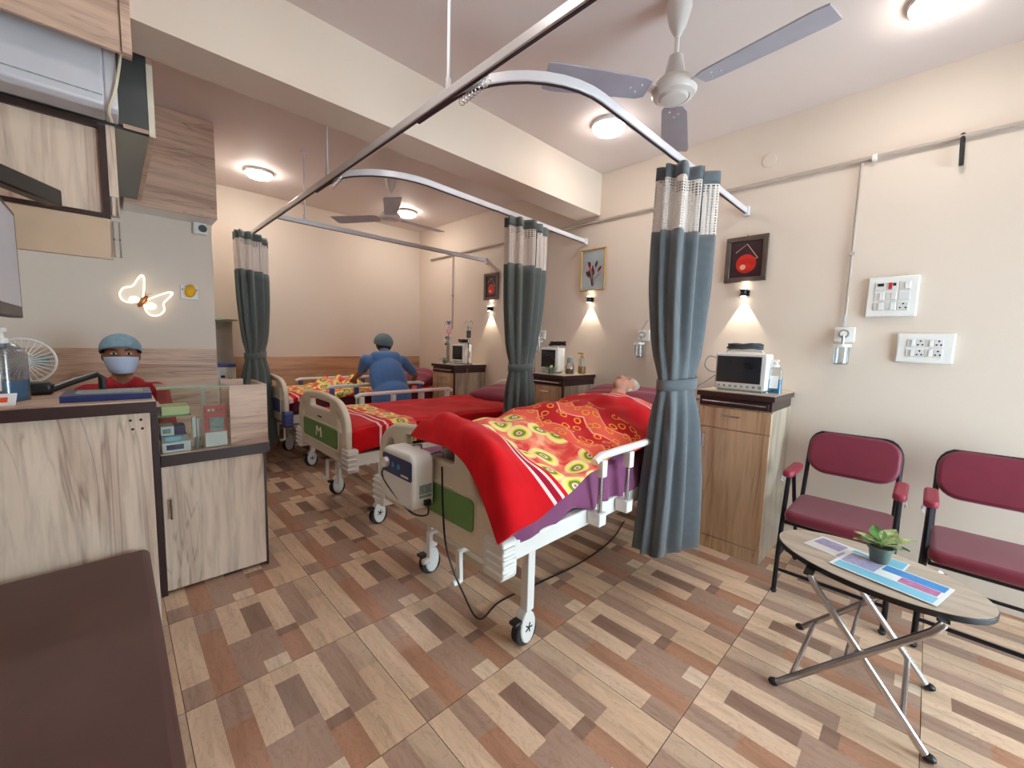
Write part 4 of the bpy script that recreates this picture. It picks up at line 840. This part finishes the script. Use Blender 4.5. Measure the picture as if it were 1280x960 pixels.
P=cat_rom([(.05,2.33,2.44),(.072,2.30,2.42),(.075,2.285,2.37),(.055,2.285,2.24),(.035,2.285,2.165),(.04,2.31,2.13)],6); tag(MB().tube([tuple(p) for p in P],.005,6).build('drain_tube',M_cream,None),'thin pale tube curling down the air conditioner end','tube')
bd=thing('display_board','framed wood board with dark trim hanging below the air conditioner','board',(0,2.44,0))
MB().bx(-.75,.022,.004,.02,1.62,2.15).build('board',M_woodZ,bd)
MB().bx(.0,.022,-.012,.0035,1.785,2.15).bx(-.75,-.0005,-.012,.0035,1.785,1.803).bx(-.75,-.0005,-.012,.0035,2.135,2.155).build('dark_trim',M_brown,bd); MB().bx(-.75,.012,-.006,.0035,1.62,1.784).build('lower_board',pm('plain_ply',C(206,178,150),.5,var=.05),bd); MB().bx(.0225,.05,.0,.03,1.80,2.16).build('side_batten',M_woodZ,bd)
brk=MB()
for z0 in(1.80,1.70,1.63): brk.tube([(.026,-.01,z0),(.045,-.01,z0),(.045,-.01,z0+.075),(.026,-.01,z0+.075)],.003,6,closed=True)
brk.build('wire_bracket',M_steel,bd)
for z in(2.15,): MB().bx(-.72,-.68,.0,.02,2.151,2.164).build('fixing',M_steel,bd)
tv=thing('wall_screen','screen on a black arm at the left edge of the picture','screen',(-.212,1.90,0))
MB().bx(-.012,.02,-.78,.06,1.352,1.665).build('screen_housing',M_black,tv,.004); MB().bx(.0205,.022,-.77,.02,1.385,1.648).build('screen_panel',pm('screen_glass',C(176,178,190),.4,var=.06,vs=2),tv)
MB().bx(-.18,-.10,.35,.44,1.925,2.01).build('adapter_box',M_black,tv,.008); MB().tube([(-.06,.38,1.93),(-.05,.36,1.88),(-.07,.34,1.80)],.005,6).build('cord',M_black,tv)
MB().beam((-.10,.05,1.80),(.085,.40,1.80),.05,.06).beam((-.03,-.1,1.72),(-.09,.06,1.80),.05,.05).bx(-.06,-.0125,-.2,.0,1.50,1.74).build('mount_arm',M_black,tv,.006)
# CCTV, butterfly lamp, plug
cc=thing('security_camera','white security camera below the overhead cabinet corner','camera',(.535,YR-.001,2.135)); MB().prism(rrect(-.045,.045,-.045,.045,.012),'y',-.05,0).build('camera_body',M_white,cc,.01,3); MB().cyl((.012,-.052,0),(.012,-.066,-.004),.028,.024,20).build('lens',M_black,cc)
bf=thing('butterfly_lamp','glowing butterfly wall lamp above the receptionist','wall lamp',(.175,YR-.003,1.545))
def wingpts(s):
    # outline in local lamp frame before tilt
    A=cat_rom([(.01,.02),(.05,.10),(.085,.155),(.105,.15),(.10,.07),(.105,.05),(.13,.02),(.125,-.03),(.09,-.06),(.05,-.05),(.01,-.01)],5)
    return [(s*p[0],p[1]) for p in A]
for s in(-1,1):
    tl_=R(-35); q=Matrix.Translation((0,-.022,0))@Matrix.Rotation(tl_,4,'Y').inverted()
    pts=wingpts(s); ca,sa=math.cos(R(-33)),math.sin(R(-33)); pts=[(x*ca-y*sa,x*sa+y*ca) for x,y in pts]
    wo=curve2d('wing',[pts],.0015,.0,M_wingin,bf,Matrix.Translation((0,-.02,0))@XZ)
    MB().tube([(x,-.022,z) for x,z in pts],.0038,6,closed=True).build('wing_rim',M_wing,wo)
for s in(-1,1): MB().ell((s*.045,-.026,-.012+(.02 if s<0 else -.02)),(.028,.004,.022),14,8).build('wing_core',M_wing,bf)
MB().ell((0,-.022,0),(.02,.014,.05),12,8,rot=(0,R(33),0)).build('butterfly_body',M_copper,bf)
for s in(-1,1): MB().tube([(.016,-.022,.035),(.028+.012*s,-.03,.055),(.04+.018*s,-.03,.062)],.002,5).build('antenna',M_copper,bf)
MB().bx(-.02,.02,-.012,.002,-.02,.02).build('lamp_mount',M_copper,bf)
pp=thing('plug_plate','white socket plate with a yellow plug-in device','socket',(.45,YR-.001,1.64)); MB().bx(-.055,.055,-.012,0,-.055,.055).build('cover_plate',M_white,pp,.004); MB().ell((.005,-.035,.008),(.034,.022,.05),16,12,rot=(0,R(12),0)).build('yellow_plug',M_yel,pp)
for x in(-.042,.046): MB().cyl((x,-.0125,.02),(x,-.0135,.02),.005,None,8).build('pin_hole',M_black,pp)
# shelf unit right of the reception wall corner
su=thing('medicine_shelf','pale medicine shelf with green glass top, left of the furthest curtain','shelf',(.66,4.98,0))
MB().bx(0,.26,0,.25,0,.80).build('shelf_base',M_white,su); MB().bx(0,.26,.23,.25,.801,1.46).build('shelf_back',pm('shelf_grey',C(190,180,168),.5),su); MB().bx(.0,.27,-.01,.25,1.462,1.475).build('glass_top',M_gedge,su); MB().bx(0,.004,0,.229,.801,1.46).build('side_glass',M_glass,su)
bxs=thing('supply_box','white supply box with blue lid on the medicine shelf','box',(.68,5.0,.801)); MB().bx(0,.22,0,.17,0,.19).build('box_body',M_white,bxs,.006); MB().bx(-.005,.225,-.005,.175,.191,.225).build('box_lid',M_blue,bxs,.006)
for k in range(3): MB().bx(.03+.06*k,.065+.06*k,-.002,-.0005,.05+.03*(k%2),.075+.03*(k%2)).build('box_mark',M_navy,bxs)
# ------------------------------------------------------------------ people
def blob(name,prims,mats,voxel=.010,smooth=4,parent=None):
    m=MB()
    for p in prims:
        if p[0]=='c':
            _,a,b,r0,r1,tg=p; a,b=Vector(a),Vector(b); m.ell(a,(r0,)*3,14,10); m.ell(b,(r1,)*3,14,10); m.cyl(a,b,r0,r1,14)
        else: _,c,r,rot,tg=p; m.ell(c,r,18,12,0,rot)
    o=m.build('tmp',mats[0],None); md=o.modifiers.new('r','REMESH'); md.mode='VOXEL'; md.voxel_size=voxel; md.use_smooth_shade=True
    if smooth: ms=o.modifiers.new('s','SMOOTH'); ms.factor=.5; ms.iterations=smooth
    dg=bpy.context.evaluated_depsgraph_get(); me=bpy.data.meshes.new_from_object(o.evaluated_get(dg)); bpy.data.objects.remove(o)
    me.materials.clear(); me.name=name
    for x in mats: me.materials.append(x)
    nf=len(me.polygons); cen=np.empty(nf*3); me.polygons.foreach_get('center',cen); cen=cen.reshape(-1,3); best=np.full(nf,1e9); mi=np.zeros(nf,int)
    for p in prims:
        if p[0]=='c':
            _,a,b,r0,r1,tg=p; a,b=np.array(a,float),np.array(b,float); ab=b-a; t=np.clip(((cen-a)@ab)/max(1e-9,ab@ab),0,1); d=np.linalg.norm(cen-(a+t[:,None]*ab),axis=1)-(r0+(r1-r0)*t)
        else:
            _,c,r,rot,tg=p; q=cen-np.array(c,float)
            if rot: q=q@np.array(Euler(rot).to_matrix())
            k=np.linalg.norm(q/np.array(r),axis=1); d=(k-1)*min(r)
        w=d<best; best[w]=d[w]; mi[w]=tg
    me.polygons.foreach_set('material_index',mi.astype(np.int32)); me.polygons.foreach_set('use_smooth',np.ones(nf,bool)); me.update()
    ob=bpy.data.objects.new(name,me); col.objects.link(ob)
    if parent: ob.parent=parent
    return ob
def hand(w,dirv,palm,r=.008,L=.07,tg=0,thumb=1,curl=.5):
    """palm and five fingers from wrist w along dirv; palm = palm normal"""
    w=Vector(w); d=Vector(dirv).normalized(); n=Vector(palm).normalized(); s=d.cross(n).normalized(); out=[]
    for k in range(4):
        b=w+s*(k-1.5)*.019; out.append(('c',w+s*(k-1.5)*.012,b+d*.085,.014,.011,tg)); e=b+d*.085; l=L*(.82,1,.95,.75)[k]
        m1=e+(d*math.cos(curl*.5)+n*math.sin(curl*.5))*l*.5; m2=m1+(d*math.cos(curl*1.4)+n*math.sin(curl*1.4))*l*.5
        out+= [('c',e,m1,.0095,.0088,tg),('c',m1,m2,.0088,.0075,tg)]
    tb_=w+d*.03-s*thumb*.028; out+=[('c',w+d*.015,tb_,.015,.013,tg),('c',tb_,tb_+d*.035-s*thumb*.02+n*.012,.012,.0105,tg),('c',tb_+d*.035-s*thumb*.02+n*.012,tb_+d*.062-s*thumb*.022+n*.024,.0105,.0085,tg)]
    return [(p[0],tuple(p[1]),tuple(p[2]),*p[3:]) for p in out]
# receptionist, seated, facing the camera
X0,Y0=.035,3.42
oc_=thing('office_chair','office chair under the receptionist','chair',(X0,Y0+.06,0)); MB().prism(rrect(-.22,.22,-.22,.22,.06),'z',.40,.45).build('seat',M_black,oc_,.02); MB().cyl((0,0,.06),(0,0,.40),.025).build('gas_column',M_steel,oc_)
for k in range(5): a=2*PI*k/5; MB().beam((.02*math.cos(a),.02*math.sin(a),.07),(.25*math.cos(a),.25*math.sin(a),.05),.04,.03).ell((.25*math.cos(a),.25*math.sin(a),.025),(.025,.025,.025),10,8).build('base_spoke',M_black,oc_)
MB().prism(rrect(-.16,.16,.55,.82,.05),'y',.21,.25).bx(-.03,.03,.21,.24,.42,.56).build('backrest',M_black,oc_,.01)
hz=1.168
pr=[('e',(X0,Y0,hz+.02),(.076,.092,.092),None,0),('e',(X0,Y0-.018,hz-.045),(.062,.072,.068),None,0),('e',(X0,Y0-.092,hz-.012),(.013,.016,.022),None,0),('c',(X0,Y0+.015,hz-.16),(X0,Y0+.01,hz-.06),.048,.048,0),
 ('e',(X0-.078,Y0+.01,hz),(.012,.02,.028),None,0),('e',(X0+.078,Y0+.01,hz),(.012,.02,.028),None,0),
 ('c',(X0,Y0+.05,.53),(X0,Y0+.03,.80),.135,.125,1),('e',(X0,Y0+.03,.86),(.165,.10,.13),None,1),('c',(X0-.15,Y0+.03,.95),(X0+.15,Y0+.03,.95),.058,.058,1),('c',(X0-.05,Y0+.02,.99),(X0+.05,Y0+.02,.99),.055,.055,1)]
for s in(-1,1):
    pr+=[('c',(X0+s*.165,Y0+.03,.945),(X0+s*.20,Y0-.02,.72),.055,.046,1),('c',(X0+s*.20,Y0-.02,.72),(X0+s*.12,Y0-.22,.70),.042,.032,0),('c',(X0+s*.09,Y0,.53),(X0+s*.10,Y0-.38,.54),.085,.065,1),('c',(X0+s*.10,Y0-.38,.54),(X0+s*.10,Y0-.36,.10),.058,.042,1),('c',(X0+s*.10,Y0-.34,.04),(X0+s*.10,Y0-.50,.035),.038,.03,2)]
    pr+=hand((X0+s*.12,Y0-.22,.70),(-s*.3,-1,-.05),(0,0,-1),thumb=s)
rp=blob('person',pr,[M_skin,M_rshirt,M_black],.008,3); tag(rp,'person in red with blue face mask and surgical cap seated behind the counter','person')
hr=MB(); hr.ell((X0,Y0+.022,hz+.03),(.084,.088,.085),20,12); hr.build('hair',M_hair,rp)
def capf(c,r,z0,name,m,parent,tilt=0,puff=.006):
    g_=MB(); n=36; k=12; vs=[];fs=[]
    for i in range(k+1):
        t=(PI*.56)*(1-i/k)
        for j in range(n):
            a=2*PI*j/n; q=1+puff*8*math.sin(18*a)*(.25+.75*(1-i/k))*.12
            vs.append(Vector(c)+Matrix.Rotation(tilt,3,'X')@Vector((r[0]*math.sin(t)*math.cos(a)*q,r[1]*math.sin(t)*math.sin(a)*q,r[2]*math.cos(t))))
    for i in range(k):
        for j in range(n): fs.append((i*n+j,i*n+(j+1)%n,(i+1)*n+(j+1)%n,(i+1)*n+j))
    g_.add(vs,fs); o=g_.build(name,m,parent,solid=.003,fix=False,ang=80); return o
capf((X0,Y0+.018,hz+.043),(.095,.110,.094),0,'surgical_cap',M_cap,rp,R(-18))
mk=MB()
def mf(u,v):
    a=(u-.5)*2.3; w_=.083; rr=1.0+.05*math.sin(v*PI); z=hz+.006-.088*v-.016*v*math.cos(a)
    return (X0+w_*math.sin(a)*(1-.30*v*v),Y0-.008-(.112 if v<.75 else .112-.05*(v-.75))*math.cos(a)*rr,z+.010*(math.cos(a)-1)*(-1 if v<.5 else -.4)*-1)
mk.grid(mf,20,12); mk.build('face_mask',M_mask,rp,fix=False,ang=80,solid=.002)
for s in(-1,1):
    MB().ell((X0+s*.032,Y0-.082,hz+.022),(.0155,.009,.0060),14,8).build('eye',M_eye,rp); MB().ell((X0+s*.032,Y0-.089,hz+.022),(.0068,.0048,.0060),10,8).build('iris',M_iris,rp)
    MB().tube([(X0+s*.014,Y0-.090,hz+.040),(X0+s*.034,Y0-.088,hz+.048),(X0+s*.054,Y0-.078,hz+.041)],[.003,.0045,.002],6).build('eyebrow',M_hair,rp)
    MB().tube([(X0+s*.03,Y0-.055,hz-.16),(X0+s*.045,Y0-.045,hz-.21),(X0+s*.02,Y0-.085,hz-.30)],.008,6).build('neckline',M_rshirt,rp)
# nurse bending over the furthest bed, seen from behind
NX=2.05
sh_l=(NX-.19,4.06,1.10); sh_r=(NX+.23,4.06,1.09); el_l=tuple(px(452,465,Y=4.26)); hd_l=tuple(px(443,473,Y=4.40)); el_r=tuple(px(519,468,Y=4.22)); hd_r=tuple(px(512,484,Y=4.36))
pr=[('e',(2.125,4.20,1.275),(.080,.095,.10),None,0),('c',(2.10,4.12,1.17),(2.12,4.18,1.24),.055,.05,0),
 ('e',(NX+.005,3.945,.90),(.205,.13,.27),(R(-25),0,0),1),('e',(NX+.015,4.05,1.06),(.20,.10,.12),None,1),('c',sh_l,sh_r,.060,.060,1),('c',(NX-.08,4.04,1.12),(NX+.12,4.04,1.12),.075,.075,1),('c',(2.09,4.10,1.15),(2.09,4.10,1.15),.07,.07,1),
 ('e',(NX-.005,3.855,.72),(.215,.145,.19),None,1),('e',(NX-.01,3.85,.62),(.235,.155,.10),None,1)]
for sp,ep,hp,th in((sh_l,el_l,hd_l,1),(sh_r,el_r,hd_r,-1)):
    mid=tuple((a*.25+b*.75) for a,b in zip(sp,ep)); pr+=[('c',sp,mid,.060,.054,1),('c',mid,ep,.042,.038,0),('c',ep,hp,.038,.027,0)]
    pr+=hand(hp,(0,.7,-.5) ,(0,-.5,-.7),thumb=th,L=.06)
for s in(-1,1): pr+=[('c',(NX-.01+s*.09,3.84,.66),(NX-.01+s*.10,3.83,.10),.095,.062,2),('c',(NX-.01+s*.10,3.80,.045),(NX-.01+s*.10,3.93,.035),.042,.035,3)]
np_=blob('person',pr,[M_skin,M_scrub,M_trous,M_black],.009,14); tag(np_,'person in light blue tunic and cap leaning over the furthest bed','person')
MB().ell((2.125,4.18,1.265),(.083,.09,.088),18,12).build('hair',M_hair,np_); capf((2.125,4.195,1.285),(.098,.112,.10),0,'surgical_cap',M_cap2,np_,R(10))
# sleeping patient
hc=Vector((2.76,1.60,1.005))
pr=[('e',hc+Vector((.035,0,0)),(.095,.076,.082),None,0),('e',hc+Vector((-.04,.004,.015)),(.066,.062,.066),None,0),('e',hc+Vector((-.018,.012,.084)),(.020,.013,.018),None,0),('e',hc+Vector((-.06,.008,.07)),(.018,.022,.012),None,0),('e',hc+Vector((-.094,.006,.042)),(.022,.026,.024),None,0),
 ('e',hc+Vector((.03,.010,.072)),(.018,.045,.014),None,0),('e',hc+Vector((.015,-.076,-.004)),(.030,.012,.020),(0,R(-30),0),0),('e',hc+Vector((.015,.076,-.004)),(.030,.012,.020),(0,R(-30),0),0),
 ('c',hc+Vector((-.05,0,-.02)),hc+Vector((-.17,-.01,-.085)),.05,.05,0),('c',(2.55,1.58,.87),(2.20,1.52,.845),.085,.10,1),('c',(2.56,1.44,.875),(2.56,1.73,.865),.055,.055,1),('c',(2.2,1.52,.845),(1.95,1.50,.82),.10,.10,1)]
for s in(-1,1):
    pr+=[('c',(1.95,1.50+s*.08,.825),(1.52,1.50+s*.10,.83),.078,.058,1),('c',(1.52,1.50+s*.10,.83),(1.13,1.48+s*.09,.79),.054,.04,1),('c',(1.13,1.48+s*.09,.79),(1.13,1.48+s*.11,.86),.035,.028,0),('c',(2.54,1.58+s*.17,.86),(2.28,1.54+s*.215,.83),.045,.04,1),('c',(2.28,1.54+s*.215,.83),(2.05,1.51+s*.17,.82),.036,.028,0)]
    pr+=hand((2.05,1.51+s*.17,.82),(-1,0,0),(0,0,-1),thumb=-s)
pt=blob('person',[(p[0],tuple(p[1]),*([tuple(p[2])] if p[0]=='c' else [p[2]]),*p[3:]) for p in pr],[M_skin2,M_wht],.008,3); tag(pt,'elderly white-haired person asleep under the red floral blanket','person')
hh=MB(); hh.ell(hc+Vector((.062,0,-.008)),(.085,.086,.084),20,14); hh.ell(hc+Vector((.02,-.05,-.03)),(.06,.034,.05),14,10); hh.ell(hc+Vector((.02,.05,-.03)),(.06,.034,.05),14,10); hh.build('hair',M_whair,pt)
MB().tube([tuple(hc+Vector((-.064,.008-.02,.080))),tuple(hc+Vector((-.066,.008,.083))),tuple(hc+Vector((-.064,.008+.02,.080)))],.003,6).build('mouth',pm('lip',C(120,60,58),.5),pt)
for s in(-1,1):
    MB().ell(hc+Vector((.016,s*.032,.072)),(.007,.014,.006),10,6).build('eyelid',M_skin2,pt); MB().tube([tuple(hc+Vector((.036,s*.018,.084))),tuple(hc+Vector((.038,s*.045,.075)))],.004,5).build('eyebrow',M_whair,pt)
